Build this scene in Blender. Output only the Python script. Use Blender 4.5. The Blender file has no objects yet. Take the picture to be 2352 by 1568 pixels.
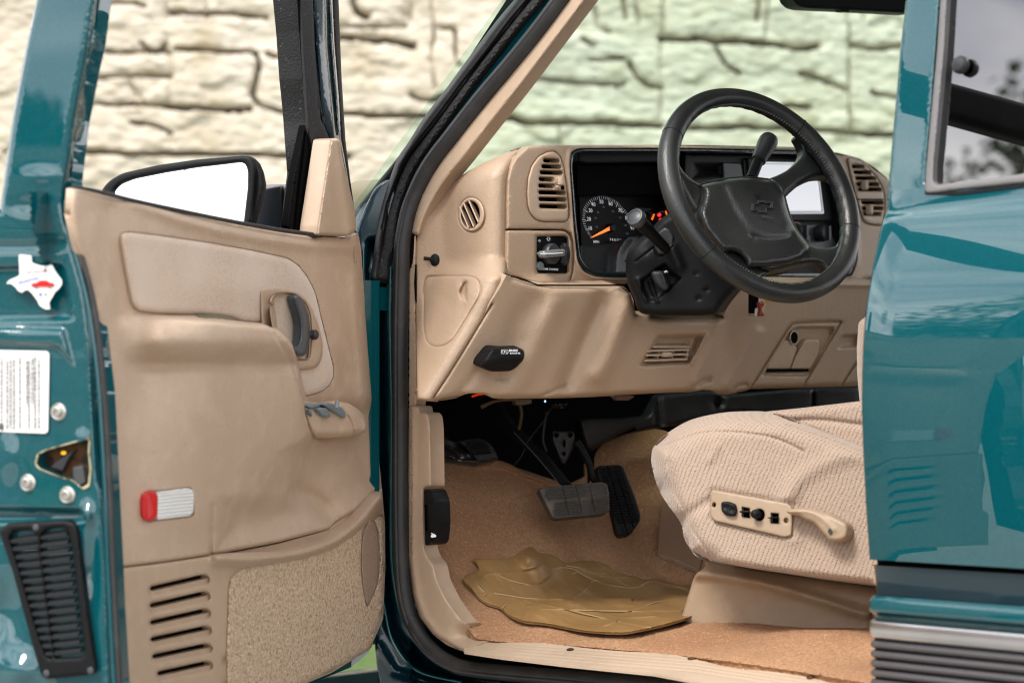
import bpy, math, random
import numpy as np
from mathutils import Vector, Matrix
from mathutils.geometry import delaunay_2d_cdt
random.seed(7); rng = np.random.default_rng(7)
scene = bpy.context.scene
COL = scene.collection
# ------------------------------------------------------------------ camera
FPX = 2352 * 81 / 36.0            # focal length in units of a 2352 px wide picture
th = math.radians(45); pitch = math.atan((860 - 784) / FPX)
CF = Vector((-math.sin(th) * math.cos(pitch), math.cos(th) * math.cos(pitch), math.sin(pitch)))
CR = Vector((math.cos(th), math.sin(th), 0)); CU = CR.cross(CF)
CC = Vector((2.91, -2.60, 1.0))
cam = bpy.data.objects.new("camera", bpy.data.cameras.new("camera")); COL.objects.link(cam)
cam.matrix_world = Matrix(((CR.x, CU.x, -CF.x, CC.x), (CR.y, CU.y, -CF.y, CC.y), (CR.z, CU.z, -CF.z, CC.z), (0, 0, 0, 1)))
cam.data.lens = 81; cam.data.sensor_width = 36; cam.data.clip_start = .05; cam.data.clip_end = 500
cam.data.dof.use_dof = True; cam.data.dof.focus_distance = 3.84; cam.data.dof.aperture_fstop = 3.9
cam.data.dof.aperture_blades = 9
scene.camera = cam
# ------------------------------------------------------------------ light
SUN_EL, SUN_AZ = math.radians(52), math.radians(200)      # azimuth of the sun seen from above, from +X
w = bpy.data.worlds.new("World"); scene.world = w; w.use_nodes = True
nt = w.node_tree; nt.nodes.clear(); N = nt.nodes.new; L = nt.links.new
out = N('ShaderNodeOutputWorld'); bg = N('ShaderNodeBackground'); sky = N('ShaderNodeTexSky')
sky.sky_type = 'NISHITA'; sky.sun_disc = False; sky.sun_elevation = SUN_EL; sky.sun_rotation = math.radians(90) - SUN_AZ
hs = N('ShaderNodeHueSaturation'); hs.inputs['Saturation'].default_value = .25; L(sky.outputs[0], hs.inputs['Color'])
tc = N('ShaderNodeTexCoord'); mp = N('ShaderNodeMapping'); mp.inputs['Scale'].default_value = (1, 1, 4.5)
mp.inputs['Rotation'].default_value = (.1, .15, .5)
L(tc.outputs['Generated'], mp.inputs[0]); nz = N('ShaderNodeTexNoise'); nz.inputs['Scale'].default_value = 3.2
nz.inputs['Detail'].default_value = 6; nz.inputs['Distortion'].default_value = .5; L(mp.outputs[0], nz.inputs[0])
rp = N('ShaderNodeValToRGB'); rp.color_ramp.elements[0].position = .38; rp.color_ramp.elements[1].position = .62
rp.color_ramp.elements[0].color = (5.6, 5.7, 6.6, 1); rp.color_ramp.elements[1].color = (14.5, 14.2, 14.0, 1)
L(nz.outputs[0], rp.inputs[0]); mx = N('ShaderNodeMix'); mx.data_type = 'RGBA'; mx.inputs[0].default_value = .82
L(hs.outputs[0], mx.inputs[6]); L(rp.outputs[0], mx.inputs[7]); L(mx.outputs[2], bg.inputs[0])
bg.inputs[1].default_value = .092; L(bg.outputs[0], out.inputs[0])
sd = bpy.data.lights.new("sun", 'SUN'); sun = bpy.data.objects.new("sun", sd); COL.objects.link(sun)
sd.energy = 1.5; sd.angle = math.radians(16); sd.color = (1, .95, .88)
sv = Vector((math.cos(SUN_EL) * math.cos(SUN_AZ + math.radians(75)), math.cos(SUN_EL) * math.sin(SUN_AZ + math.radians(75)), math.sin(SUN_EL)))
sky.sun_rotation = math.radians(90) - (SUN_AZ + math.radians(75))
sun.rotation_euler = sv.to_track_quat('Z', 'Y').to_euler()
vs = scene.view_settings; vs.view_transform = 'Standard'; vs.look = 'None'; vs.gamma = 1; vs.use_curve_mapping = False
vs.exposure = 1.25
scene.cycles.pixel_filter_type = 'BLACKMAN_HARRIS'; scene.cycles.filter_width = 1.15
scene.cycles.max_bounces = 8; scene.cycles.transparent_max_bounces = 12
scene.cycles.sample_clamp_indirect = 8; scene.cycles.caustics_reflective = False; scene.cycles.caustics_refractive = False
# ------------------------------------------------------------------ picture frames used while measuring the photograph
def ray(px, py): return CF + CR * ((px - 1176) / FPX) + CU * ((784 - py) / FPX)
def Z(ox, oy, k):
    def g(*a):
        return [(ox + k * a[i], oy + k * a[i + 1]) for i in range(0, len(a), 2)]
    return g
fA = Z(0, 0, .36); fB = Z(0, 517.4, .36); fC = Z(0, 1003.8, .36); fD = Z(752.6, 0, .36)
fE = Z(893.8, 319.9, .264); fG = Z(893.8, 696.2, .264); fH = Z(846.7, 1003.8, .36)
fI = Z(1411.2, 169.3, .288); fJ = Z(1411.2, 602.1, .288); fK = Z(1458.2, 893.8, .4302)
fL = Z(1787.5, 0, .3); fM = Z(1881.6, 423.4, .7305); fN = Z(771.5, 376.3, .42); fO = Z(771.5, 940.8, .4002)
fP = Z(564.5, 611.5, .27); fQ = Z(1317.1, 564.5, .24); W1 = Z(141, 0, .44); W2 = Z(1082, 0, .44)
D_ = Z(0, 0, 1)
# ------------------------------------------------------------------ surfaces
class Plane:
    def __init__(s, p, n): s.p = Vector(p); s.n = Vector(n).normalized(); s.fix()
    def fix(s):
        if s.n.dot(CC - s.p) < 0: s.n = -s.n
    def hit(s, px, py, off=0.0):
        d = ray(px, py); t = ((s.p + s.n * off) - CC).dot(s.n) / d.dot(s.n); return CC + d * t
    def shift(s, o): return Plane(s.p + s.n * o, s.n)
class Fn:                                    # picks a plane by where the ray goes
    def __init__(s, f): s.f = f; s.n = f(1176, 784).n
    def hit(s, px, py, off=0.0): return s.f(px, py).hit(px, py, off)
class Height:                                # z = f(x, y), found by marching
    def __init__(s, f): s.f = f; s.n = Vector((0, 0, 1))
    def hit(s, px, py, off=0.0):
        d = ray(px, py); a = 2.6; b = None; t = a
        while t < 7:
            q = CC + d * t
            if q.z < s.f(q.x, q.y) + off: b = t; break
            t += .04
        if b is None: return CC + d * 5.5
        a = b - .04
        for _ in range(14):
            m = (a + b) / 2; q = CC + d * m
            if q.z < s.f(q.x, q.y) + off: b = m
            else: a = m
        return CC + d * b
YP = lambda y: Plane((0, y, 0), (0, -1, 0))
XP = lambda x: Plane((x, 0, 0), (1, 0, 0))
ZP = lambda z: Plane((0, 0, z), (0, 0, 1))
# ------------------------------------------------------------------ objects
def tag(o, label=None, cat=None, group=None, kind=None):
    for k, v in (('label', label), ('category', cat), ('group', group), ('kind', kind)):
        if v: o[k] = v
    return o
def empty(name, loc, label, cat, group=None):
    o = bpy.data.objects.new(name, None); COL.objects.link(o); o.location = loc; o.empty_display_size = .2
    bpy.context.view_layer.update()
    return tag(o, label, cat, group)
def link(name, me, mat, parent, smooth=35, label=None):
    while parent is not None and parent.parent is not None and parent.parent.parent is not None: parent = parent.parent   # thing > part > sub-part
    o = bpy.data.objects.new(name, me); COL.objects.link(o)
    if mat is not None: me.materials.append(mat)
    if parent is not None:
        o.parent = parent
        bpy.context.view_layer.update() if parent.type == 'EMPTY' else None
        if parent.type == 'EMPTY': o.matrix_parent_inverse = parent.matrix_world.inverted()
    if smooth and len(me.polygons):
        me.polygons.foreach_set('use_smooth', [True] * len(me.polygons)); me.set_sharp_from_angle(angle=math.radians(smooth))
    if label: o['label'] = label
    return o
class MB:
    def __init__(s): s.v = []; s.f = []
    def add(s, v, f):
        b = len(s.v); s.v += [tuple(p) for p in v]; s.f += [tuple(i + b for i in q) for q in f]; return s
    def build(s, name, mat, parent=None, smooth=35, label=None):
        me = bpy.data.meshes.new(name); me.from_pydata(s.v, [], s.f); me.update()
        return link(name, me, mat, parent, smooth, label)
    def box(s, c, ax, ay, az):               # centre and three half axes
        c = Vector(c); ax = Vector(ax); ay = Vector(ay); az = Vector(az)
        v = [c + ax * i + ay * j + az * k for k in (-1, 1) for j in (-1, 1) for i in (-1, 1)]
        f = [(0, 2, 3, 1), (4, 5, 7, 6), (0, 1, 5, 4), (2, 6, 7, 3), (0, 4, 6, 2), (1, 3, 7, 5)]
        if ax.cross(ay).dot(az) < 0: f = [q[::-1] for q in f]
        return s.add(v, f)
    def rbox(s, c, ax, ay, az, r):           # box with rounded edges, r as a fraction of the smallest half axis
        c = Vector(c); A = [Vector(ax), Vector(ay), Vector(az)]; ln = [a.length for a in A]; m = min(ln) * r
        fr = [(l - m) / l for l in ln]; n = 4; vs_ = []; fs = []
        k = 6
        th_ = [(-math.pi / 2) + math.pi * i / (2 * k - 1) for i in range(2 * k)]
        rows = []
        for i, t in enumerate(th_):
            row = []
            sgz = -1 if i < k else 1
            t2 = -math.pi / 2 + (math.pi / 2) * (i / (k - 1)) if i < k else (math.pi / 2) * ((i - k) / (k - 1))
            for q in range(4):
                sx, sy = ((1, 1), (-1, 1), (-1, -1), (1, -1))[q]
                for j in range(k):
                    p = q * math.pi / 2 + (math.pi / 2) * j / (k - 1)
                    o = Vector((math.cos(t2) * math.cos(p), math.cos(t2) * math.sin(p), math.sin(t2))) * m
                    P = c + A[0] * (fr[0] * sx) + A[1] * (fr[1] * sy) + A[2] * (fr[2] * sgz)
                    P = P + A[0].normalized() * o.x + A[1].normalized() * o.y + A[2].normalized() * o.z
                    row.append(len(vs_)); vs_.append(P)
            rows.append(row)
        m_ = len(rows[0])
        for a, b in zip(rows, rows[1:]):
            for j in range(m_): fs.append((a[j], a[(j + 1) % m_], b[(j + 1) % m_], b[j]))
        fs.append(tuple(rows[0][::-1])); fs.append(tuple(rows[-1]))
        return s.add(vs_, fs)
    def tube(s, pts, r, seg=12, closed=False, caps=True, sq=1.0, up=None, rnd=False):
        pts = [Vector(p) for p in pts]; n = len(pts)
        if not hasattr(r, '__len__'): r = [r] * n
        rings = []; prev = None
        for i, p in enumerate(pts):
            if closed: t = (pts[(i + 1) % n] - pts[i - 1])
            else: t = pts[min(i + 1, n - 1)] - pts[max(i - 1, 0)]
            t.normalize()
            if up is not None: a = Vector(up)
            elif prev is None: a = Vector((0, 0, 1)) if abs(t.z) < .9 else Vector((1, 0, 0))
            else: a = prev
            a = a - t * a.dot(t)
            if a.length < 1e-6: a = Vector((0, 1, 0)) - t * t.y
            a.normalize(); prev = a; b = t.cross(a)
            rings.append([p + (a * math.cos(k * 2 * math.pi / seg) * sq + b * math.sin(k * 2 * math.pi / seg)) * r[i] for k in range(seg)])
            if rnd and not closed and i in (0, n - 1): rings[-1] = rings[-1]
        v = [q for g in rings for q in g]; f = []
        for i in range(n if closed else n - 1):
            a, b = i * seg, ((i + 1) % n) * seg
            for k in range(seg): f.append((a + k, a + (k + 1) % seg, b + (k + 1) % seg, b + k))
        if caps and not closed:
            f.append(tuple(range(seg))[::-1]); f.append(tuple(range((n - 1) * seg, n * seg)))
        return s.add(v, f)
    def lathe(s, c, axis, prof, seg=32, up=None, sx=1, sy=1):          # prof: (radius, height along axis)
        c = Vector(c); ax = Vector(axis).normalized()
        e = Vector(up) if up else (Vector((0, 0, 1)) if abs(ax.z) < .9 else Vector((1, 0, 0)))
        e = (e - ax * e.dot(ax)).normalized(); g = ax.cross(e); v = []; f = []
        for r, h in prof:
            for k in range(seg):
                t = 2 * math.pi * k / seg; v.append(c + ax * h + (e * math.cos(t) * sy + g * math.sin(t) * sx) * r)
        for i in range(len(prof) - 1):
            for k in range(seg): f.append((i * seg + k, i * seg + (k + 1) % seg, (i + 1) * seg + (k + 1) % seg, (i + 1) * seg + k))
        f.append(tuple(range(seg))[::-1]); f.append(tuple(range((len(prof) - 1) * seg, len(prof) * seg)))
        return s.add(v, f)
# ------------------------------------------------------------------ outlines
def cr(pts, closed=True, n=6):               # Catmull-Rom through the points
    P = [np.array(p, float) for p in pts]; m = len(P); o = []
    rg = range(m) if closed else range(m - 1)
    for i in rg:
        if closed: a, b, c, d = P[i - 1], P[i], P[(i + 1) % m], P[(i + 2) % m]
        else: a, b, c, d = P[max(i - 1, 0)], P[i], P[i + 1], P[min(i + 2, m - 1)]
        for k in range(n):
            t = k / n
            o.append(tuple(.5 * ((2 * b) + (-a + c) * t + (2 * a - 5 * b + 4 * c - d) * t * t + (-a + 3 * b - 3 * c + d) * t ** 3)))
    if not closed: o.append(tuple(P[-1]))
    return o
def rc(pts, r, n=5):                         # rounded corners
    P = [np.array(p, float) for p in pts]; m = len(P); o = []
    for i in range(m):
        a, b, c = P[i - 1], P[i], P[(i + 1) % m]
        la, lc = np.linalg.norm(a - b), np.linalg.norm(c - b); q = min(r, la * .48, lc * .48)
        s, e = b + (a - b) / la * q, b + (c - b) / lc * q
        for k in range(n + 1):
            t = k / n; o.append(tuple((1 - t) ** 2 * s + 2 * t * (1 - t) * b + t * t * e))
    return o
def ell(cx, cy, rx, ry, n=36, rot=0):
    o = []
    for k in range(n):
        t = 2 * math.pi * k / n; x, y = rx * math.cos(t), ry * math.sin(t)
        o.append((cx + x * math.cos(rot) - y * math.sin(rot), cy + x * math.sin(rot) + y * math.cos(rot)))
    return o
def slot(x0, y0, x1, y1, h, n=6):            # stadium from (x0,y0) to (x1,y1), height h
    d = np.array([x1 - x0, y1 - y0], float); L_ = np.linalg.norm(d); d /= L_; q = np.array([-d[1], d[0]]); o = []
    a, b = np.array([x0, y0]) + d * h / 2, np.array([x1, y1]) - d * h / 2
    for k in range(n + 1):
        t = -math.pi / 2 + math.pi * k / n; o.append(tuple(b + (d * math.cos(t) + q * math.sin(t)) * h / 2))
    for k in range(n + 1):
        t = math.pi / 2 + math.pi * k / n; o.append(tuple(a + (d * math.cos(t) + q * math.sin(t)) * h / 2))
    return o
def resample(poly, step, closed=True):
    P = [np.array(p, float) for p in poly]; o = []; m = len(P)
    for i in range(m if closed else m - 1):
        a, b = P[i], P[(i + 1) % m]; l = np.linalg.norm(b - a)
        if l < 1e-6: continue
        k = max(1, int(math.ceil(l / step)))
        for j in range(k): o.append(a + (b - a) * j / k)
    if not closed: o.append(P[-1])
    return np.array(o)
def inside(poly, X):
    P = np.array(poly, float); c = np.zeros(len(X), bool); x, y = X[:, 0], X[:, 1]
    for i in range(len(P)):
        (x1, y1), (x2, y2) = P[i - 1], P[i]
        if y1 == y2: continue
        c ^= ((y1 > y) != (y2 > y)) & (x < (x2 - x1) * (y - y1) / (y2 - y1) + x1)
    return c
def pdist(poly, X, closed=True):
    P = np.array(poly, float); d = np.full(len(X), 1e9)
    for i in range(0 if closed else 1, len(P)):
        a, b = P[i - 1], P[i]; ab = b - a; q = ab @ ab
        if q < 1e-9: continue
        t = np.clip(((X - a) @ ab) / q, 0, 1); d = np.minimum(d, np.hypot(*(X - a - t[:, None] * ab).T))
    return d
def sstep(t): t = np.clip(t, 0, 1); return t * t * (3 - 2 * t)
PXM = 3.75 / FPX                              # metres per picture unit at the subject
def field(feats, X):
    h = np.zeros(len(X))
    for f in feats:
        k = f[0]
        if k == 'poly':                      # raised (or sunk) region: ('poly', pts, height, width)
            d = pdist(f[1], X); d = np.where(inside(f[1], X), d, -d); h += f[2] * sstep(d / f[3] + (f[4] if len(f) > 4 else 0))
        elif k == 'line': h += f[2] * np.exp(-(pdist(f[1], X, False) / f[3]) ** 2)
        elif k == 'bump':                    # ('bump', x, y, height, rx, ry)
            h += f[3] * np.exp(-((X[:, 0] - f[1]) / f[4]) ** 2 - ((X[:, 1] - f[2]) / f[5]) ** 2)
        elif k == 'drop':                    # rounds away towards a line: ('drop', pts, depth, width)
            d = np.clip(pdist(f[1], X, False) / f[3], 0, 1); h -= f[2] * (1 - np.sqrt(np.clip(1 - (1 - d) ** 2, 0, 1)))
        elif k == 'fn': h += f[1](X)
        elif k == 'ctrl':                    # smooth interpolation of (x, y, h)
            a = np.array(f[1], float); d2 = ((X[:, None, :] - a[None, :, :2]) ** 2).sum(2); ww = 1 / (d2 + f[2] ** 2) ** 1.6
            h += (ww * a[None, :, 2]).sum(1) / ww.sum(1)
    return h
def sheet(name, poly, surf, mat, parent, feats=(), res=9, rnd=0, rd=None, holes=(), thick=.006, off=0., smooth=40, label=None, back=False):
    pts = []; edges = []; loops = [resample(poly, res)] + [resample(h, res * .6) for h in holes]
    for l in loops:
        b = len(pts); pts += list(l); edges += [(b + i, b + (i + 1) % len(l)) for i in range(len(l))]
    nb = len(pts); P = np.array(poly, float)
    x0, y0 = P.min(0); x1, y1 = P.max(0); cand = []
    gx, gy = np.meshgrid(np.arange(x0, x1, res), np.arange(y0, y1, res * .87)); gx = gx + (np.arange(gx.shape[0])[:, None] % 2) * res / 2
    g = np.stack([gx.ravel(), gy.ravel()], 1)
    dens = []
    if rnd:
        for l in loops:
            nx = np.roll(l, -1, 0) - np.roll(l, 1, 0); nn = np.stack([-nx[:, 1], nx[:, 0]], 1); nn /= (np.linalg.norm(nn, axis=1)[:, None] + 1e-9)
            for q in (.04, .14, .32, .62, 1.0):
                for sg in (1, -1): dens.append((l + nn * sg * rnd * q, rnd * q * .85, None))
    for f in feats:
        if f[0] == 'drop':
            l = resample(f[1], res * .7, False); t = np.gradient(l, axis=0); nn = np.stack([-t[:, 1], t[:, 0]], 1); nn /= (np.linalg.norm(nn, axis=1)[:, None] + 1e-9)
            for q in (.03, .1, .22, .4, .7, 1.):
                for sg in (1, -1): dens.append((l + nn * f[3] * q * sg, 0, None))
        if f[0] in ('poly', 'line'):
            cl = f[0] == 'poly'; wd = f[3]; l = resample(f[1], max(3., min(res, wd * 1.2)), cl)
            t = (np.roll(l, -1, 0) - np.roll(l, 1, 0)) if cl else np.gradient(l, axis=0)
            nn = np.stack([-t[:, 1], t[:, 0]], 1); nn /= (np.linalg.norm(nn, axis=1)[:, None] + 1e-9)
            offs = (0, .33, .66, 1.0, -.33, -.66, -1.) if cl else (0, .5, -.5, 1, -1, 1.8, -1.8)
            for q in offs: dens.append((l + nn * wd * q, 0, None))
    dp = [g]
    if dens: dp.append(np.concatenate([d[0] for d in dens]))
    allp = np.concatenate(dp[::-1]) if dens else g
    ok = inside(poly, allp)
    for h in holes: ok &= ~inside(h, allp)
    allp = allp[ok]
    mind = np.full(len(allp), 1e9)
    for l in loops: mind = np.minimum(mind, pdist(l, allp))
    lim = min(1.2, max(.3, rnd * .035)) if rnd else .8
    allp = allp[mind > lim]
    # thin out points that sit on top of each other
    cell = {}; keep = []; q = min(2.2, res * .32) if (rnd or dens) else res * .3
    if rnd and rnd < 12: q = min(q, .9)
    for i, p in enumerate(allp):
        key = (int(p[0] / q), int(p[1] / q))
        if key in cell: continue
        cell[key] = 1; keep.append(i)
    allp = allp[keep]
    pts = [Vector((float(a[0]), float(a[1]))) for a in pts] + [Vector((float(a[0]), float(a[1]))) for a in allp]
    r = delaunay_2d_cdt(pts, edges, [], 0, 1e-5, False)
    V = np.array([(v.x, v.y) for v in r[0]]); T = [t for t in r[2] if len(t) == 3]
    C = np.array([V[list(t)].mean(0) for t in T]); ok = inside(poly, C)
    for h in loops[1:]: ok &= ~inside(h, C)
    T = [t for t, k in zip(T, ok) if k]
    h = np.full(len(V), off) + (field(feats, V) if feats else 0)
    if rnd:
        d = np.full(len(V), 1e9)
        for l in loops: d = np.minimum(d, pdist(l, V))
        q = np.clip(d / rnd, 0, 1); h = h - (rd if rd is not None else rnd * PXM) * (1 - np.sqrt(np.clip(1 - (1 - q) ** 2, 0, 1)))
    vs_ = [surf.hit(V[i][0], V[i][1], float(h[i])) for i in range(len(V))]
    # orient faces to the viewer
    fs = []
    for t in T:
        a, b, c = (V[i] for i in t)
        cr_ = (b[0] - a[0]) * (c[1] - a[1]) - (b[1] - a[1]) * (c[0] - a[0])
        fs.append(tuple(t) if cr_ < 0 else tuple(t)[::-1])
    if thick:
        cnt = {}
        for t in fs:
            for i in range(3):
                e = (t[i], t[(i + 1) % 3]); k = (min(e), max(e)); cnt.setdefault(k, []).append(e)
        m = {}
        for k, es in cnt.items():
            if len(es) == 1:
                a, b = es[0]
                for z in (a, b):
                    if z not in m: m[z] = len(vs_); vs_.append(vs_[z] - surf.n * thick)
                fs.append((b, a, m[a], m[b]))
        if back:
            base = [t for t in fs if len(t) == 3]
            mm = {}
            for t in base:
                for i in t:
                    if i not in mm: mm[i] = m[i] if i in m else None
            add = {}
            for i in mm:
                if mm[i] is None: add[i] = len(vs_); vs_.append(surf.hit(V[i][0], V[i][1], 0) - surf.n * thick); mm[i] = add[i]
            for t in base: fs.append((mm[t[2]], mm[t[1]], mm[t[0]]))
    me = bpy.data.meshes.new(name); me.from_pydata([tuple(v) for v in vs_], [], fs); me.update()
    return link(name, me, mat, parent, smooth, label)
def ptube(name, px, hw, surf, mat, parent, seg=12, off=0., n=6, closed=False, sq=1., smooth=60, label=None, curve=True):
    if not hasattr(hw, '__len__'): hw = [hw] * len(px)
    P = [(x, y, w_) for (x, y), w_ in zip(px, hw)]
    Q = cr(P, closed, n) if curve else P
    v = []; r = []
    for x, y, w_ in Q:
        p = surf.hit(x, y, off); v.append(p); r.append(w_ * (p - CC).length / FPX)
    return MB().tube(v, r, seg, closed, sq=sq, up=None).build(name, mat, parent, smooth, label)
def bar(name, px, w_, surf, mat, parent, off=.001, thick=.002, rnd=0, curve=True, **kw):   # flat strip along a line
    Q = resample(cr(px, False, 6) if curve else px, 6, False); t = np.gradient(Q, axis=0); nn = np.stack([-t[:, 1], t[:, 0]], 1)
    nn /= np.linalg.norm(nn, axis=1)[:, None] + 1e-9
    ww = np.interp(np.linspace(0, 1, len(Q)), np.linspace(0, 1, len(w_)), w_) if hasattr(w_, '__len__') else np.full(len(Q), w_)
    a, b = Q + nn * ww[:, None], Q - nn * ww[:, None]
    return sheet(name, [tuple(p) for p in a] + [tuple(p) for p in b[::-1]], surf, mat, parent, off=off, thick=thick, rnd=rnd, **kw)
def text_into(mb, s, px, py, hpx, surf, t1, t2, off=.001, ext=0.0, align='CENTER', sx=1.0, bold=0):
    cu = bpy.data.curves.new('t', 'FONT'); cu.body = s; cu.align_x = align; cu.align_y = 'CENTER'; cu.size = 1; cu.extrude = ext
    cu.offset = bold; cu.resolution_u = 3
    o = bpy.data.objects.new('t', cu); COL.objects.link(o); dg = bpy.context.evaluated_depsgraph_get()
    me = bpy.data.meshes.new_from_object(o.evaluated_get(dg)); p0 = surf.hit(px, py, off); k = hpx / .7 * (p0 - CC).length / FPX
    t1 = Vector(t1).normalized(); t2 = Vector(t2).normalized(); n = t1.cross(t2)
    mb.add([p0 + (t1 * v.co.x * sx + t2 * v.co.y + n * v.co.z) * k for v in me.vertices], [tuple(p.vertices) for p in me.polygons])
    COL.objects.unlink(o); bpy.data.objects.remove(o); bpy.data.curves.remove(cu); bpy.data.meshes.remove(me)
# ------------------------------------------------------------------ materials
def mat(name, col, rough=.5, metal=0, coat=0, bump=None, var=None, spec=.5, sheen=0, coat_r=.03, bump2=None, emit=None, alpha=None, trans=0, coat_ior=1.5):
    m = bpy.data.materials.new(name); m.use_nodes = True; t = m.node_tree; b = t.nodes['Principled BSDF']; n_, l_ = t.nodes.new, t.links.new
    I = b.inputs; I['Base Color'].default_value = (*col, 1); I['Roughness'].default_value = rough; I['Metallic'].default_value = metal
    I['Coat Weight'].default_value = coat; I['Coat IOR'].default_value = coat_ior; I['Coat Roughness'].default_value = coat_r; I['Specular IOR Level'].default_value = spec
    I['Sheen Weight'].default_value = sheen; I['Transmission Weight'].default_value = trans
    if sheen: I['Sheen Roughness'].default_value = .4
    if emit: I['Emission Color'].default_value = (*emit[0], 1); I['Emission Strength'].default_value = emit[1]
    tc_ = n_('ShaderNodeTexCoord')
    if var:                                  # list of (scale, colour, amount lo, hi[, stretch])
        cur = None
        for v in var:
            q = n_('ShaderNodeTexNoise'); q.inputs['Scale'].default_value = v[0]; q.inputs['Detail'].default_value = 5
            if len(v) > 4:
                mp_ = n_('ShaderNodeMapping'); mp_.inputs['Scale'].default_value = v[4]; l_(tc_.outputs['Object'], mp_.inputs[0]); l_(mp_.outputs[0], q.inputs[0])
            else: l_(tc_.outputs['Object'], q.inputs[0])
            r_ = n_('ShaderNodeMapRange'); r_.inputs[1].default_value = v[2]; r_.inputs[2].default_value = v[3]; l_(q.outputs[0], r_.inputs[0])
            x_ = n_('ShaderNodeMix'); x_.data_type = 'RGBA'; l_(r_.outputs[0], x_.inputs[0]); x_.inputs[7].default_value = (*v[1], 1)
            if cur is None: x_.inputs[6].default_value = (*col, 1)
            else: l_(cur, x_.inputs[6])
            cur = x_.outputs[2]
        l_(cur, I['Base Color'])
    nrm = None
    for bb in (bump, bump2):
        if bb:                               # (kind, scale, strength, distance)
            if bb[0] == 'noise': q = n_('ShaderNodeTexNoise'); q.inputs['Detail'].default_value = 4
            else: q = n_('ShaderNodeTexVoronoi'); q.feature = 'F1'
            q.inputs['Scale'].default_value = bb[1]
            if len(bb) > 4:
                mp_ = n_('ShaderNodeMapping'); mp_.inputs['Scale'].default_value = bb[4]; l_(tc_.outputs['Object'], mp_.inputs[0]); l_(mp_.outputs[0], q.inputs[0])
            else: l_(tc_.outputs['Object'], q.inputs[0])
            k = n_('ShaderNodeBump'); k.inputs['Strength'].default_value = bb[2]; k.inputs['Distance'].default_value = bb[3]
            l_(q.outputs[0], k.inputs['Height'])
            if nrm: l_(nrm, k.inputs['Normal'])
            nrm = k.outputs[0]
    if nrm: l_(nrm, I['Normal'])
    return m
M = {}
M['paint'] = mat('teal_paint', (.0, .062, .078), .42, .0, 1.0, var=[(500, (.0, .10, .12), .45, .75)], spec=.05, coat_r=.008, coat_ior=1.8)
M['paint_dark'] = mat('teal_paint_shaded', (.0, .022, .036), .35, .3, 1.0, bump=('noise', 12, .1, .004), coat_r=.05, coat_ior=1.4)  # darker copy of the body teal, with the recess shade in its colour
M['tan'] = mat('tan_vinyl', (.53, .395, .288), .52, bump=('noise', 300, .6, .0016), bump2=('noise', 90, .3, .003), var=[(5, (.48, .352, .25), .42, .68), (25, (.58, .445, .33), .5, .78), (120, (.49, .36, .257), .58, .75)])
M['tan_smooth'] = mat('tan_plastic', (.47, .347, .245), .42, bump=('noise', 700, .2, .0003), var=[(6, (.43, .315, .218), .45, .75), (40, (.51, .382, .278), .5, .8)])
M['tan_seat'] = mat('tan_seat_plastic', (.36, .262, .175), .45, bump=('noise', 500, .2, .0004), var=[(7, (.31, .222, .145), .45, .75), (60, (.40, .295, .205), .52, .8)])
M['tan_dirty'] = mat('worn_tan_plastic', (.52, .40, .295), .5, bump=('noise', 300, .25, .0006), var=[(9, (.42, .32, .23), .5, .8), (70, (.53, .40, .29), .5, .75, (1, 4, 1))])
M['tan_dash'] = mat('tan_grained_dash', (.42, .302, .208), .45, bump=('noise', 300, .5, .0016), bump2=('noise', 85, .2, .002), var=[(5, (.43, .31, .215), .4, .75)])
M['cloth'] = mat('tan_velour', (.58, .44, .325), .95, sheen=.5, bump=('noise', 600, .6, .002), var=[(300, (.42, .30, .21), .5, .7), (7, (.62, .49, .38), .4, .7)])
M['carpet'] = mat('brown_carpet', (.43, .240, .128), 1, sheen=0, bump=('noise', 260, .8, .004), bump2=('noise', 45, .5, .006), var=[(170, (.30, .165, .088), .44, .66), (7, (.32, .165, .083), .4, .66), (230, (.54, .33, .19), .56, .72)])
M['carpet_door'] = mat('tan_door_carpet', (.60, .435, .295), 1, sheen=.1, bump=('noise', 260, .9, .005), bump2=('noise', 100, .5, .004), var=[(190, (.36, .24, .13), .46, .66), (260, (.78, .63, .46), .54, .7)])
M['black'] = mat('black_plastic', (.006, .0065, .0075), .5, spec=.18, bump=('noise', 500, .25, .0005))
M['black_matte'] = mat('flat_black', (.002, .002, .0022), .9, spec=.1)
M['charcoal'] = mat('charcoal_plastic', (.02, .022, .025), .45, bump=('noise', 600, .3, .0005))
M['grey_dk'] = mat('dark_grey_plastic', (.05, .055, .06), .4, bump=('noise', 600, .25, .0004))
M['grey'] = mat('blue_grey_plastic', (.17, .205, .225), .42, bump=('noise', 700, .2, .0003))
M['handle'] = mat('slate_handle', (.055, .067, .078), .38, bump=('noise', 700, .2, .0003))
M['rubber'] = mat('black_rubber', (.018, .018, .019), .55, bump=('noise', 260, .3, .001), var=[(30, (.035, .035, .035), .5, .8)])
M['rubber_rough'] = mat('flocked_rubber', (.02, .02, .021), .85, bump=('noise', 330, 1, .003), var=[(220, (.13, .13, .13), .64, .74)])
M['leather'] = mat('black_leather', (.009, .0105, .0105), .33, bump=('voronoi', 420, .35, .0008), bump2=('noise', 120, .35, .0012), var=[(5, (.028, .03, .029), .4, .7)])
M['chrome'] = mat('chrome', (.75, .75, .76), .13, 1)
M['satin'] = mat('brushed_metal', (.62, .62, .63), .3, 1, var=[(5, (.5, .5, .52), .4, .7)])
M['steel'] = mat('zinc_bolt', (.62, .60, .56), .35, 1)
M['flute'] = mat('grey_cladding', (.10, .095, .10), .38, .3)
M['trim_grey'] = mat('grey_window_gasket', (.17, .165, .165), .4)
M['mirror'] = mat('mirror_glass', (.93, .94, .95), .01, 1)
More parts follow.
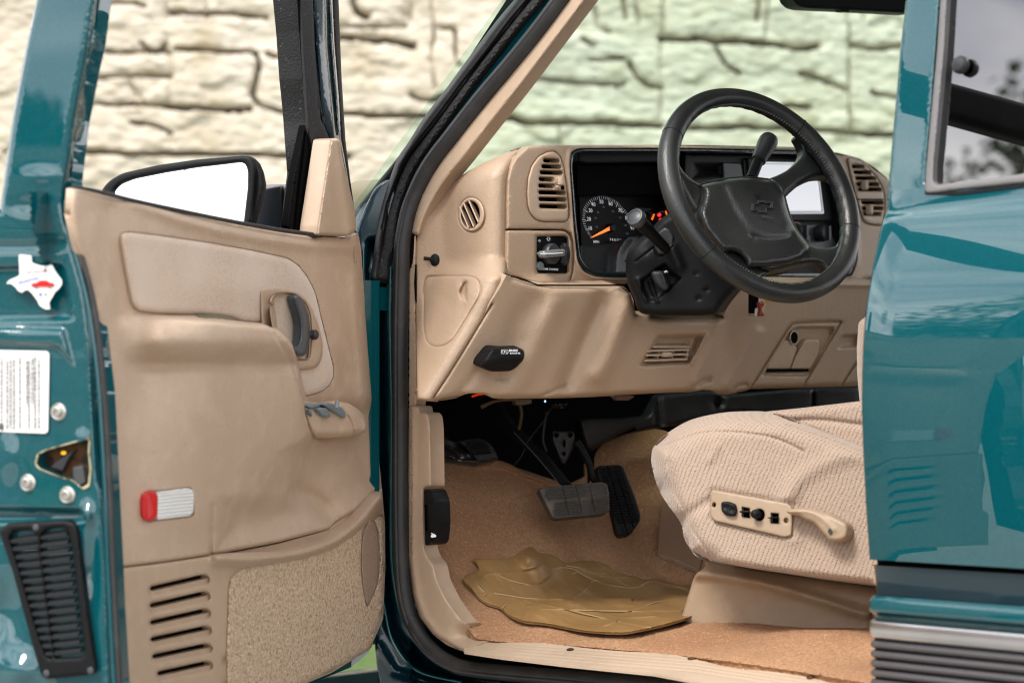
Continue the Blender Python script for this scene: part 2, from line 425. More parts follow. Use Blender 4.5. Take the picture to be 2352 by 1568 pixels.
M['white'] = mat('white_decal', (.78, .78, .76), .5)
M['ink'] = mat('label_ink', (.08, .08, .09), .6)
M['print'] = mat('white_print', (.72, .74, .76), .5, emit=((.8, .85, .9), .12))  # faint emission added to brighten the print
M['print_dim'] = mat('grey_print', (.22, .25, .27), .5)
M['orange'] = mat('orange_needle', (1, .20, .01), .4, emit=((1, .18, .01), .5))
M['red'] = mat('red_plastic', (.62, .008, .012), .25, coat=.6)
M['red_dark'] = mat('dark_red_plastic', (.28, .03, .015), .35)
M['yellow'] = mat('yellow_plastic', (.75, .42, .01), .4)
M['blue'] = mat('blue_ink', (.04, .10, .42), .5)
M['lens'] = mat('clear_ribbed_lens', (.82, .82, .80), .2, coat=.5)
M['matrub'] = mat('olive_tan_rubber', (.27, .155, .058), .4, bump=('noise', 40, .2, .003), var=[(3.5, (.19, .105, .037), .42, .68), (25, (.34, .215, .095), .5, .8, (1, 5, 1)), (260, (.14, .09, .04), .66, .74)])
M['screen'] = mat('display_sky_glare', (.55, .56, .58), .12, coat=1, emit=((.85, .87, .92), .22))  # pale base and glow stand in for sky reflected in the screen
M['rust'] = mat('rusty_metal', (.13, .06, .02), .7, .3, var=[(60, (.02, .015, .012), .45, .6)])
M['brass'] = mat('dirty_primer_edge', (.55, .48, .30), .45, .3, var=[(70, (.12, .08, .03), .5, .62)])
M['pad'] = mat('worn_pedal_rubber', (.065, .061, .057), .5, bump=('noise', 300, .4, .001), var=[(25, (.13, .115, .10), .5, .75)])
M['olive'] = mat('passenger_dash', (.20, .175, .11), .6)
# tinted glass
def glassm(name, tint, refl):
    m = bpy.data.materials.new(name); m.use_nodes = True; t = m.node_tree; t.nodes.clear(); n_, l_ = t.nodes.new, t.links.new
    o = n_('ShaderNodeOutputMaterial'); tr = n_('ShaderNodeBsdfTransparent'); tr.inputs[0].default_value = (*tint, 1)
    g = n_('ShaderNodeBsdfGlossy'); g.inputs['Roughness'].default_value = .01; g.inputs[0].default_value = (1, 1, 1, 1)
    fr = n_('ShaderNodeFresnel'); fr.inputs[0].default_value = 1.5; mu = n_('ShaderNodeMath'); mu.operation = 'MULTIPLY_ADD'
    mu.inputs[1].default_value = 1.; mu.inputs[2].default_value = refl; l_(fr.outputs[0], mu.inputs[0])
    x = n_('ShaderNodeMixShader'); l_(mu.outputs[0], x.inputs[0]); l_(tr.outputs[0], x.inputs[1]); l_(g.outputs[0], x.inputs[2]); l_(x.outputs[0], o.inputs[0])
    return m
M['windshield'] = glassm('green_windshield_glass', (.76, .94, .87), 0.0)
M['privacy'] = glassm('dark_privacy_glass', (.015, .018, .018), .20)
# ribbed seat cloth
def seatm():
    m = mat('ribbed_seat_cloth', (.50, .365, .27), .95, sheen=.4); t = m.node_tree; n_, l_ = t.nodes.new, t.links.new; b = t.nodes['Principled BSDF']
    tc_ = n_('ShaderNodeTexCoord'); mp_ = n_('ShaderNodeMapping'); mp_.inputs['Rotation'].default_value = (0, math.radians(-18), 0); l_(tc_.outputs['Object'], mp_.inputs[0])
    wv = n_('ShaderNodeTexWave'); wv.wave_type = 'BANDS'; wv.bands_direction = 'X'; wv.inputs['Scale'].default_value = 48; wv.inputs['Distortion'].default_value = 3.4
    wv.inputs['Detail'].default_value = 1.5; wv.inputs['Detail Scale'].default_value = .8; l_(mp_.outputs[0], wv.inputs[0])
    wz = n_('ShaderNodeTexWave'); wz.wave_type = 'BANDS'; wz.bands_direction = 'Z'; wz.inputs['Scale'].default_value = 80; wz.inputs['Distortion'].default_value = 2.; l_(mp_.outputs[0], wz.inputs[0])
    r1 = n_('ShaderNodeMapRange'); r1.inputs[1].default_value = .0; r1.inputs[2].default_value = .30; l_(wv.outputs['Fac'], r1.inputs[0])
    r2 = n_('ShaderNodeMapRange'); r2.inputs[1].default_value = .2; r2.inputs[2].default_value = .8; r2.inputs[3].default_value = .1; r2.inputs[4].default_value = 1; l_(wz.outputs['Fac'], r2.inputs[0])
    iv = n_('ShaderNodeMath'); iv.operation = 'SUBTRACT'; iv.inputs[0].default_value = 1; l_(r1.outputs[0], iv.inputs[1])
    mu = n_('ShaderNodeMath'); mu.operation = 'MULTIPLY'; l_(iv.outputs[0], mu.inputs[0]); l_(r2.outputs[0], mu.inputs[1])
    ng = n_('ShaderNodeTexNoise'); ng.inputs['Scale'].default_value = 190; ng.inputs['Detail'].default_value = 2; l_(tc_.outputs['Object'], ng.inputs[0])
    rg = n_('ShaderNodeMapRange'); rg.inputs[1].default_value = .38; rg.inputs[2].default_value = .58; rg.inputs[3].default_value = .35; l_(ng.outputs[0], rg.inputs[0])
    m2 = n_('ShaderNodeMath'); m2.operation = 'MULTIPLY'; l_(mu.outputs[0], m2.inputs[0]); l_(rg.outputs[0], m2.inputs[1]); mu = m2
    nz_ = n_('ShaderNodeTexNoise'); nz_.inputs['Scale'].default_value = 5; l_(tc_.outputs['Object'], nz_.inputs[0])
    c0 = n_('ShaderNodeMix'); c0.data_type = 'RGBA'; l_(nz_.outputs[0], c0.inputs[0]); c0.inputs[6].default_value = (.44, .335, .262, 1); c0.inputs[7].default_value = (.36, .27, .205, 1)
    x = n_('ShaderNodeMix'); x.data_type = 'RGBA'; l_(mu.outputs[0], x.inputs[0]); l_(c0.outputs[2], x.inputs[6]); x.inputs[7].default_value = (.13, .085, .058, 1)
    l_(x.outputs[2], b.inputs['Base Color'])
    bp = n_('ShaderNodeBump'); bp.inputs['Strength'].default_value = .35; bp.inputs['Distance'].default_value = .002; l_(r1.outputs[0], bp.inputs['Height'])
    nn = n_('ShaderNodeTexNoise'); nn.inputs['Scale'].default_value = 260; l_(tc_.outputs['Object'], nn.inputs[0])
    b2 = n_('ShaderNodeBump'); b2.inputs['Strength'].default_value = .5; b2.inputs['Distance'].default_value = .004; l_(nn.outputs[0], b2.inputs['Height']); l_(bp.outputs[0], b2.inputs['Normal'])
    l_(b2.outputs[0], b.inputs['Normal']); return m
M['seat'] = seatm()
# ================================================================== SETTING
M['asphalt'] = mat('asphalt', (.055, .055, .055), .85, bump=('noise', 120, .4, .004), var=[(90, (.09, .09, .088), .5, .7)])
M['grassg'] = mat('lawn', (.07, .15, .03), .9, bump=('noise', 60, 1, .03), var=[(25, (.16, .20, .06), .45, .7), (90, (.04, .10, .02), .5, .7)])
M['roadpaint'] = mat('road_paint', (.75, .75, .72), .6)
def plane_mesh(name, x0, y0, x1, y1, z, m, **kw):
    o = MB().add([(x0, y0, z), (x1, y0, z), (x1, y1, z), (x0, y1, z)], [(0, 1, 2, 3)]).build(name, m, None, 0); return tag(o, **kw)
M['concrete'] = mat('bounce_concrete', (.33, .315, .285), .85, bump=('noise', 60, .4, .004), var=[(.8, (.27, .255, .23), .4, .7), (40, (.38, .365, .335), .5, .7)])
plane_mesh('ground', -150, -150, 150, 150, 0, M['asphalt'], kind='structure')
plane_mesh('bounce_pavement', -7, -5.2, 9, 7, .004, M['concrete'], kind='structure')  # unseen pale patch, added to bounce light up onto the lower door
plane_mesh('road', -60, -15.2, 60, -5.2, .004, M['asphalt'], kind='structure')
plane_mesh('road_line', -60, -11.05, 60, -10.9, .008, M['roadpaint'], kind='structure')
plane_mesh('lawn', -60, -20.5, 60, -15.2, .012, M['grassg'], kind='structure')
# rock wall behind the truck, square to the lens
def rockmat(name, c, c2, stain):
    return mat(name, c, .9, bump=('noise', 16, .2, .02, (1, 1, 3)), bump2=('noise', 60, .3, .008), var=[(2.2, c2, .4, .7), (9, (c[0] * .82, c[1] * .8, c[2] * .72), .5, .75, (1, 1, 3)), (3, stain, .60, .82)])
M['rock'] = rockmat('cream_cast_stone', (.58, .52, .42), (.65, .59, .50), (.34, .265, .13))
WN = Vector((CF.x, CF.y, 0)).normalized(); WR = CR.copy(); WD = 9.3
WALL = Plane(CC + WN * WD, -WN)
G = []                                       # joints and cracks measured on the photograph: (points, depth, half width)
def g(fr, *a, d=.055, w=5): G.append((cr(fr(*a), False, 5), d, w))
g(W1, 560, 60, 680, 64, 860, 68, 960, 78, 1060, 92, d=.07); g(W1, 600, 250, 750, 260, 900, 264, 1010, 266, d=.05); g(W1, 540, 552, 700, 562, 900, 568, 980, 566, d=.09)
g(W1, 1000, 265, 1030, 330, 1010, 400, 990, 480, 1015, 530, 1080, 558, 1150, 580, 1260, 580, d=.06, w=5); g(W1, 1070, 270, 1130, 292, 1250, 290, d=.06)
g(W1, -100, 800, 80, 797, 200, 790, 330, 802, 500, 803, 700, 796, 900, 802, 1180, 812, 1500, 816, d=.075, w=5); g(W1, -120, 545, 110, 540, 250, 542, 350, 542, 540, 552, d=.05)
g(W1, 340, 405, 372, 470, 440, 545, d=.025, w=7); g(W1, 1400, 585, 1490, 590, 1650, 597, 1850, 602, 2100, 612, d=.08); g(W1, 1400, 188, 1480, 190, 1600, 200, 1700, 207, 1830, 228, d=.08, w=6)
g(W1, 1936, -60, 1938, 100, 1940, 300, 1950, 470, d=.035, w=4); g(W1, 1970, 140, 2045, 160, 2058, 300, 2085, 340, d=.05, w=4); g(W1, 1820, 498, 1920, 525, 1990, 500, d=.04)
g(W1, 552, -60, 550, 200, 575, 350, 560, 550, d=.02, w=9); g(W1, 405, 225, 480, 272, 545, 230, d=.06, w=4); g(W1, 150, 260, 330, 266, 560, 272, d=.035); g(W1, -120, 405, 120, 402, 330, 392, 560, 405, d=.035)
g(W1, 350, 640, 470, 652, 565, 692, d=.05, w=4); g(W1, 1520, -20, 1540, 45, 1600, 76, d=.05, w=8); g(W1, 1790, -40, 1792, 130, d=.03, w=4); g(W1, 1400, 128, 1560, 130, 1800, 132, d=.03, w=4)
g(W1, 1125, 75, 1180, 20, 1235, -20, d=.05, w=5); g(W1, 225, 12, 330, 6, 425, 22, d=.05, w=4); g(W1, -140, 285, 30, 290, 110, 300, d=.05); g(W1, -300, 800, -200, 700, -120, 545, d=.05)
g(W2, 40, 634, 180, 612, 300, 632, 420, 637, 560, 637, 700, 641, 850, 651, 1000, 655, d=.095, w=7); g(W2, 990, 200, 1120, 206, 1180, 196, 1300, 216, 1400, 206, 1500, 216, 1600, 228, 1700, 246, 1810, 236, d=.085, w=6)
g(W2, 1012, -60, 1002, 200, 1000, 450, 990, 655, d=.03, w=6); g(W2, 1090, 665, 1300, 666, 1440, 660, 1800, 676, 1900, 682, 2000, 692, 2250, 707, d=.075); g(W2, 1972, 60, 1980, 300, 1985, 690, d=.03, w=5)
g(W2, 1552, -60, 1550, 190, d=.02, w=4); g(W2, 250, 402, 400, 406, 560, 426, 800, 432, d=.05); g(W2, 830, 330, 872, 400, 930, 442, 990, 456, d=.03, w=7); g(W2, 620, 310, 700, 300, 790, 302, d=.045, w=4)
g(W2, 650, 40, 662, 130, 725, 162, d=.05, w=7); g(W2, 1630, 550, 1775, 552, d=.05, w=4); g(W2, 585, 200, 650, 232, d=.04); g(W2, 460, 655, 470, 760, d=.04); g(W2, 1285, 250, 1330, 330, 1405, 380, d=.03, w=4)
g(W2, 1990, 240, 2090, 250, 2250, 235, d=.03); g(W2, 1720, 380, 1800, 400, 1960, 470, d=.025); g(W2, 860, -40, 880, 120, d=.025); g(W2, 2090, 480, 2150, 500, 2260, 495, d=.04)
for gy in range(5):                          # courses above and below what the photo shows
    for yy, sg in ((-110 - 150 * gy, 1), (660 + 150 * gy, 1)):
        x = -900
        pts = []
        while x < 3300: pts.append((x, yy + rng.normal() * 7)); x += 90
        G.append((pts, .07, 6))
        for q in range(-900, 3300, 260):
            xx = q + rng.uniform(-60, 60); G.append(([(xx, yy), (xx + rng.normal() * 12, yy + 150)], .05, 6))
for q in list(range(-1000, -120, 240)) + list(range(2480, 3400, 240)):
    G.append(([(q, -110), (q + 15, 200), (q - 8, 660)], .05, 6))
for yy in (80, 240, 400, 560): G.append(([(-1000, yy), (-560, yy + 9), (-130, yy - 4)], .06, 6)); G.append(([(2400, yy), (2900, yy - 9), (3400, yy + 4)], .06, 6))
xs = np.concatenate([np.arange(-1000, -60, 26), np.arange(-60, 2200, 5.5), np.arange(2200, 3400, 26)])
zs = np.concatenate([np.arange(-860, -30, 22), np.arange(-30, 530, 5.5), np.arange(530, 1432, 22)])
X, Y = np.meshgrid(xs, zs); XY = np.stack([X.ravel(), Y.ravel()], 1)
def vnoise(XY, s, seed, ax=1.0):
    r = np.random.default_rng(seed); T = r.random((256, 256)); u = XY[:, 0] / s / ax + 50; v = XY[:, 1] / s + 50
    i, j = np.floor(u).astype(int), np.floor(v).astype(int); a, b = u - i, v - j; a = a * a * (3 - 2 * a); b = b * b * (3 - 2 * b); q = lambda i_, j_: T[i_ % 256, j_ % 256]
    return (q(i, j) * (1 - a) + q(i + 1, j) * a) * (1 - b) + (q(i, j + 1) * (1 - a) + q(i + 1, j + 1) * a) * b
warp = np.stack([XY[:, 0] + 6 * (vnoise(XY, 40, 1) - .5) + 4 * (vnoise(XY, 14, 8) - .5), XY[:, 1] + 6 * (vnoise(XY, 45, 2) - .5) + 4 * (vnoise(XY, 13, 9) - .5)], 1)
h = .012 * (vnoise(XY, 85, 3, 1.9) - .5) + .010 * (vnoise(XY, 9, 5, 2.) - .5)
from mathutils.kdtree import KDTree
def facets(XY, sx, sy, off, tilt, seed):     # broken faces: every cell its own plane
    r = np.random.default_rng(seed); W_, H_ = (XY[:, 0].max() - XY[:, 0].min()) / sx, (XY[:, 1].max() - XY[:, 1].min()) / sy; n = int(W_ * H_) + 10
    s_ = np.stack([r.random(n) * W_, r.random(n) * H_], 1); o_ = (r.random(n) - .5) * off; gx_, gy_ = r.normal(size=n) * tilt, r.normal(size=n) * tilt; t = KDTree(n)
    for i, p in enumerate(s_): t.insert((p[0], p[1], 0), i)
    t.balance(); Q = np.stack([(XY[:, 0] - XY[:, 0].min()) / sx, (XY[:, 1] - XY[:, 1].min()) / sy], 1); res_ = np.zeros(len(XY))
    for k in range(len(XY)):
        ns = t.find_n((Q[k, 0], Q[k, 1], 0), 2); i, j = ns[0][1], ns[1][1]; w_ = max(0., .5 - (ns[1][2] - ns[0][2]) * 3.5)
        a = o_[i] + gx_[i] * (Q[k, 0] - s_[i, 0]) + gy_[i] * (Q[k, 1] - s_[i, 1]); b = o_[j] + gx_[j] * (Q[k, 0] - s_[j, 0]) + gy_[j] * (Q[k, 1] - s_[j, 1]); res_[k] = a * (1 - w_) + b * w_
    return res_
h += facets(warp, 110, 60, .016, .004, 11) + facets(warp, 34, 10, .004, .002, 12)
# ragged strata: sawtooth of a warped height
sv_ = (XY[:, 1] + 50 * vnoise(XY, 70, 6)) / 38; h += .003 * (sv_ % 1 - .5) * (vnoise(XY, 60, 7) > .45)
near = np.full(len(XY), 1e9)
for pts, dp, wd in G:
    P = np.array(pts); m_ = (warp[:, 0] > P[:, 0].min() - 60) & (warp[:, 0] < P[:, 0].max() + 60) & (warp[:, 1] > P[:, 1].min() - 60) & (warp[:, 1] < P[:, 1].max() + 60)
    if not m_.any(): continue
    ex_ = P.max(0) - P.min(0); up_k = .38 if ex_[1] > ex_[0] * 1.3 else 1.; dp = dp * up_k; wd = wd * .72
    d = pdist(pts, warp[m_], False); near[m_] = np.minimum(near[m_], d + wd * 0)
    dp = dp * (.35 + 1.1 * vnoise(XY[m_], 34, 21, 1.5))
    h[m_] = np.minimum(h[m_], h[m_] - dp * 3.0 * np.exp(-(d / wd) ** 2) - dp * .06 * np.exp(-(d / 14) ** 2))
vs_ = []; k0 = WD / FPX
base = CC + WN * WD
for (x, y), hh in zip(XY, h):
    vs_.append(base + WR * ((x - 1176) * k0) + Vector((0, 0, 1)) * ((860 - y) * k0) - WN * float(hh))
nx_ = len(xs); fs = []
for j in range(len(zs) - 1):
    a = j * nx_
    fs += [(a + i, a + nx_ + i, a + nx_ + i + 1, a + i + 1) for i in range(nx_ - 1)]
# top and back of the wall
b0 = len(vs_); vs_ += [vs_[0] + WN * .5, vs_[nx_ - 1] + WN * .5, vs_[-nx_] + WN * .5, vs_[-1] + WN * .5]
fs += [(b0, b0 + 1, b0 + 3, b0 + 2), tuple(range(nx_)) + (b0 + 1, b0)]
me = bpy.data.meshes.new('rock_wall'); me.from_pydata([tuple(v) for v in vs_], [], fs); me.update()
tag(link('rock_wall', me, M['rock'], None, 50), 'tall cream wall of rough cast stone blocks behind the teal truck', 'wall')
# grass strip at the foot of the rock wall
q = [base - WN * 2.6 + WR * s for s in (-6, 6)] + [base + WN * .2 + WR * s for s in (6, -6)]
tag(MB().add([(p.x, p.y, .01) for p in q], [(0, 1, 2, 3)]).build('grass_strip', M['grassg'], None, 0), kind='structure')
# low wall and trees on the far side of the road: seen only as reflections in the paint and glass
o = MB(); r_ = random.Random(4)
for c in range(8):
    x = -45.
    while x < 25:
        l = r_.uniform(.7, 1.5); o.rbox((x + l / 2, -20.6 + r_.uniform(-.05, .05), .2 + c * .4), (l / 2 - .015, 0, 0), (0, .25, 0), (0, 0, .188), .12); x += l
M['rock2'] = rockmat('tan_stacked_stone', (.38, .35, .30), (.46, .43, .37), (.22, .18, .11))
tag(o.build('stone_wall', M['rock2'], None, 40), 'low stacked stone wall beyond the road, mirrored in the rear door paint', 'wall')
M['bark'] = mat('bark', (.10, .07, .05), .9, bump=('noise', 30, 1, .03)); M['leaf'] = mat('leaves', (.055, .095, .03), .7, var=[(1.5, (.10, .14, .05), .4, .7)])
def tree(x, y, hgt, rad, seed, label):
    r = random.Random(seed); t = empty('shade_tree', (x, y, 0), label, 'tree', 'trees beyond the road')
    tr = MB(); tr.tube([(x, y, 0), (x + .1, y, hgt * .3), (x - .1, y + .1, hgt * .6)], [.28, .2, .1], 10)
    for i in range(7):
        a = r.uniform(0, 6.28); z0 = hgt * r.uniform(.3, .55)
        tr.tube([(x, y, z0), (x + math.cos(a) * rad * .4, y + math.sin(a) * rad * .4, z0 + hgt * .16), (x + math.cos(a) * rad * .75, y + math.sin(a) * rad * .75, z0 + hgt * .3)], [.1, .06, .03], 7)
    tr.build('trunk', M['bark'], t)
    cl = [(Vector((r.gauss(0, .42), r.gauss(0, .42), r.gauss(0, .36))), r.uniform(.18, .38)) for _ in range(26)]
    V = []; F = []
    for i in range(5200 if rad < 4 else 15000):
        c, s = r.choice(cl); d = Vector((r.gauss(0, 1), r.gauss(0, 1), r.gauss(0, 1))).normalized() * (s * r.random() ** .4)
        p = Vector((x, y, hgt * .68)) + Vector(((c.x + d.x) * rad, (c.y + d.y) * rad, (c.z + d.z) * hgt * .36))
        u = Vector((r.gauss(0, 1), r.gauss(0, 1), r.gauss(0, 1))).normalized(); v = u.orthogonal().normalized(); e = r.uniform(.07, .16) * (1 if rad < 4 else .8); b = len(V)
        V += [tuple(p + u * e), tuple(p + v * e * .6), tuple(p - u * e), tuple(p - v * e * .6)]; F.append((b, b + 1, b + 2, b + 3))
    MB().add(V, F).build('crown', M['leaf'], t, 0)
tree(-3.2, -24.5, 4.6, 2.4, 1, 'small rounded tree beyond the far wall, mirrored in the open door frame')
tree(-13, -29, 5.2, 3, 2, 'broad low tree standing alone beyond the end of the far wall')
tree(-21.3, -21.6, 12, 4.6, 5, 'tallest tree across the road, mirrored in the lower corner of the rear window')
tree(3.5, -30, 5.4, 3.2, 3, 'leafy tree behind the stacked stone wall at the right of the road')

# ================================================================== TRUCK
T = empty('pickup_truck', (1.0, .95, 0), 'dark teal truck with its driver door swung open and tan cloth interior', 'truck')
def part(name, loc=(0, 0, 0)):
    o = bpy.data.objects.new(name, None); COL.objects.link(o); o.location = loc; o.empty_display_size = .1; o.parent = T
    bpy.context.view_layer.update(); o.matrix_parent_inverse = T.matrix_world.inverted(); bpy.context.view_layer.update(); return o
# ---- surfaces of the body
SJ_l = Plane((.006, .06, 0), (.707, -.707, 0)); SJ_r = YP(.06)
JS = Fn(lambda x, y: SJ_l if x < 945 else SJ_r)
PA = Plane((0, .045, 1.2), (0, -1, .2))
class PillarSurf:
    n = Vector((.2, -.95, .1)).normalized()
    def hit(s, px, py, off=0.0):
        a = PA.hit(px, py, off); b = JS.hit(px, py, off); t = min(1, max(0, (py - 480) / 160)); return a * (1 - t) + b * t
PS = PillarSurf()
# body shell: jamb, rocker, fender, roof, far side
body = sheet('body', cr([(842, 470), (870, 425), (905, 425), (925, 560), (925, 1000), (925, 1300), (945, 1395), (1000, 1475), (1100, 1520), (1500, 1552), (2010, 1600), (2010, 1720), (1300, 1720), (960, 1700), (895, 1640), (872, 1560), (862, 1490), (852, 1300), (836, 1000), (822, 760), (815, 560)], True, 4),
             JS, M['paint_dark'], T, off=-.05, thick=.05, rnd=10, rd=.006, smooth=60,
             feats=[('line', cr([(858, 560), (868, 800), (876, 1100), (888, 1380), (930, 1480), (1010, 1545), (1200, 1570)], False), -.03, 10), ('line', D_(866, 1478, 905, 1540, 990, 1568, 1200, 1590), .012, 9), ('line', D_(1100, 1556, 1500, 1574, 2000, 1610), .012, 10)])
b = MB()                                     # the rest of the shell, out of the frame or behind the doors
b.box((-.55, -.0, .86), (.52, 0, 0), (0, .02, 0), (0, 0, .30))
b.box((.95, .93, 1.86), (1.0, 0, 0), (0, .72, 0), (0, 0, .02))
b.box((1.7, 1.88, .86), (1.7, 0, 0), (0, .03, 0), (0, 0, .31)); b.box((-.62, .93, 1.13), (.58, 0, 0), (0, .90, 0), (0, 0, .02))
b.box((-1.2, .93, .85), (.02, 0, 0), (0, .9, 0), (0, 0, .27)); b.box((3.4, .93, 1.1), (.02, 0, 0), (0, .9, 0), (0, 0, .55))
b.box((1.5, .93, .40), (1.9, 0, 0), (0, .9, 0), (0, 0, .04)); b.box((2.0, 1.7, 1.5), (.06, 0, 0), (0, .05, 0), (0, 0, .35))
b.build('body_shell', M['paint'], body)
for sgn in (0, 1):                           # pillars and roof rails above the frame
    b = MB()
    m_ = (lambda p: Vector(p)) if sgn == 0 else (lambda p: Vector((p[0], 1.86 - p[1], p[2])))
    b.tube([m_(p) for p in cr([tuple(PS.hit(1262, -34, -.02)), (.42, .135, 1.735), (.60, .17, 1.82), (1.2, .20, 1.84), (2.0, .20, 1.84)], False, 5)], .034, 12)
    b.build('roof_rail', M['paint'], body)
b = MB(); b.tube([PS.hit(880, 450, -.06) + Vector((0, 1.8, -.02)), PS.hit(1262, -34, -.02) + Vector((0, 1.62, 0))], .034, 12); b.build('far_pillar', M['paint'], body)
b = MB(); b.box((1.08, .165, 1.68), (.05, 0, 0), (0, .02, 0), (0, 0, .17)); b.box((1.9, .16, 1.72), (.9, 0, 0), (0, .02, 0), (0, 0, .13))
b.build('upper_side', M['paint'], body)
MB().box((.9, .93, 1.82), (.95, 0, 0), (0, .7, 0), (0, 0, .012)).build('headliner', mat('headliner_cloth', (.5, .42, .33), .95), body)
MB().box((-.32, .93, .90), (.02, 0, 0), (0, .88, 0), (0, 0, .40)).build('firewall', M['black_matte'], body)
ptube('jamb_ridge_highlight', fN(300, 560, 297, 700, 296, 900, 301, 1150, 306, 1400) + [(899, 1100), (899, 1250), (906, 1340), (925, 1420), (965, 1485), (1040, 1535)], 4, JS, M['paint'], body, off=-.012)  # ridge tubes in lighter paint, so their highlights are in the colour
ptube('jamb_ridge_highlight', fN(150, 470, 152, 600, 160, 780, 178, 1000, 195, 1250, 215, 1560) + [(872, 1300), (884, 1400), (905, 1478), (960, 1540), (1060, 1566)], 3.2, JS, M['paint'], body, off=-.03)
ptube('jamb_ridge_highlight', fN(188, 600, 182, 800, 190, 1000, 208, 1300, 214, 1560), 2.4, JS, M['paint'], body, off=-.038)
ptube('jamb_ridge_highlight', fN(250, 160, 200, 260, 165, 380, 150, 470), 6, PS, M['paint'], body, off=-.03)
bar('pillar_paint_strip', fD(1420, -40, 1405, 12, 1230, 225, 1060, 445, 860, 700, 735, 850, 640, 968, 560, 1085, 500, 1220, 455, 1400, 432, 1568) + D_(905, 620), 7, PS, M['paint'], body, off=-.012, thick=.02)
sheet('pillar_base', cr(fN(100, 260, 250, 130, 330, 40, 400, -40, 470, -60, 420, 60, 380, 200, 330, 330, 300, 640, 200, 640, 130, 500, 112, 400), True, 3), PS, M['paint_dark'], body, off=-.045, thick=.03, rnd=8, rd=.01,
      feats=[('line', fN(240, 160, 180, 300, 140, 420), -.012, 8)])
sheet('pillar_core', fD(1180, -60, 1560, -60, 1300, 330, 1000, 690, 800, 920, 650, 1150, 560, 1400, 540, 1568, 300, 1568, 330, 1300, 420, 1050, 620, 760, 900, 370), PS, M['black_matte'], body, off=-.03, thick=.03)
# ---- weatherstrips
ws = sheet('outer_seal', cr(fD(1225, -60, 1190, 0, 1080, 130, 900, 368, 760, 560, 620, 742, 520, 900, 445, 1010, 400, 1130, 345, 1290, 315, 1450, 300, 1568) + D_(856, 600, 852, 636, 868, 640) +
           fD(345, 1568, 362, 1450, 395, 1300, 445, 1150, 500, 1030, 590, 905, 690, 780, 850, 565, 1000, 362, 1170, 150, 1290, 0, 1340, -60), True, 3), PS, M['rubber'], T, off=.012, thick=.04, rnd=11, rd=.014,
           feats=[('line', fD(1260, -60, 1140, 90, 960, 330, 800, 545, 640, 755, 540, 900, 460, 1040), .004, 6), ('line', fD(1290, -10, 1170, 130, 1010, 345, 850, 545, 690, 765, 590, 890, 490, 1035, 440, 1150, 385, 1300, 350, 1460), -.006, 3)])
sheet('flocked_seal', cr(fD(1345, -60, 1290, 5, 1170, 155, 1000, 370, 860, 555, 700, 775, 600, 905, 510, 1030, 455, 1150, 405, 1300, 372, 1450, 352, 1568) + D_(868, 605, 866, 638, 889, 638, 893, 600) +
      fD(425, 1568, 440, 1430, 470, 1290, 530, 1120, 590, 1020, 680, 890, 790, 740, 930, 545, 1060, 375, 1220, 175, 1385, -10, 1425, -60), True, 3), PS, M['rubber_rough'], ws, off=.006, thick=.03, rnd=8, rd=.01,
      feats=[('fn', lambda X: .0012 * np.sin(X[:, 0] * .9 + X[:, 1] * 1.3) + .001 * (rng.random(len(X)) - .5))])
S3 = fD(1530, -60, 1480, 10, 1395, 125, 1290, 260, 1150, 430, 1000, 605, 880, 755, 780, 885, 690, 1000, 620, 1110, 560, 1230, 515, 1350, 488, 1480, 475, 1568) + D_(921, 640, 919, 760, 919, 950, 919, 1150, 922, 1290, 930, 1375, 950, 1435, 985, 1487, 1035, 1522, 1100, 1538, 1300, 1556, 1600, 1583, 1900, 1610, 2050, 1622)
ptube('door_seal', S3, [20] * 10 + [19] * 6 + [18] * 6 + [18, 18, 19, 20, 21, 21, 20, 17] + [18] * 3, PS, M['rubber'], ws, seg=16, off=.004, n=5)
ptube('door_seal_lip', [(x - 9, y - 7) for x, y in S3[:12]] + [(x - 10, y) for x, y in S3[12:20]] + [(x - 8, y + 8) for x, y in S3[20:]], 5, PS, M['rubber'], ws, off=.016, n=5)
ptube('cowl_seal', D_(812, 505, 832, 475, 872, 425, 905, 385, 940, 340, 985, 280), 8, PS, M['rubber'], ws, off=-.05)
sheet('seal_gap', D_(936, 470, 956, 470, 950, 560, 944, 700, 942, 930, 938, 1000, 936, 1200, 932, 1200, 930, 700, 932, 560), PS, M['black_matte'], ws, off=-.004, thick=.01)
# ---- A pillar trim, kick panel, sill plate
sheet('pillar_trim', rc(fD(1680, -40, 1640, 12, 1520, 170, 1350, 395, 1240, 540, 1100, 715, 970, 880, 860, 1020, 760, 1140, 700, 1230, 650, 1320, 612, 1400, 585, 1500, 560, 1500, 525, 1490, 545, 1400, 590, 1250, 660, 1110, 740, 985, 860, 830, 1000, 660, 1150, 470, 1290, 290, 1440, 100, 1560, -60), 14, 3), PS, M['tan_smooth'], T,
      off=.0, thick=.03, rnd=9, rd=.009)
sheet('hinge_pillar_trim', rc(fN(402, 388, 440, 388, 436, 600, 440, 900, 447, 1290, 442, 1330, 396, 1330, 398, 900, 398, 600), 6), JS, M['tan_smooth'], T, off=.0, thick=.02, rnd=6, rd=.006)
class KickSurf:                              # upright by the hinge pillar, lying down where it meets the sill
    n = JS.n
    def hit(s, px, py, off=0.0):
        t = min(1, max(0, (py - 1420) / 45)) * min(1, max(0, (px - 1020) / 90)); t = t * t * (3 - 2 * t); a = JS.hit(px, py, off); return a * (1 - t) + FL0.hit(px, py, off) * t
FL0 = Plane((0, .05, 1 - .452), (0, -.12, 1)); KS = KickSurf()
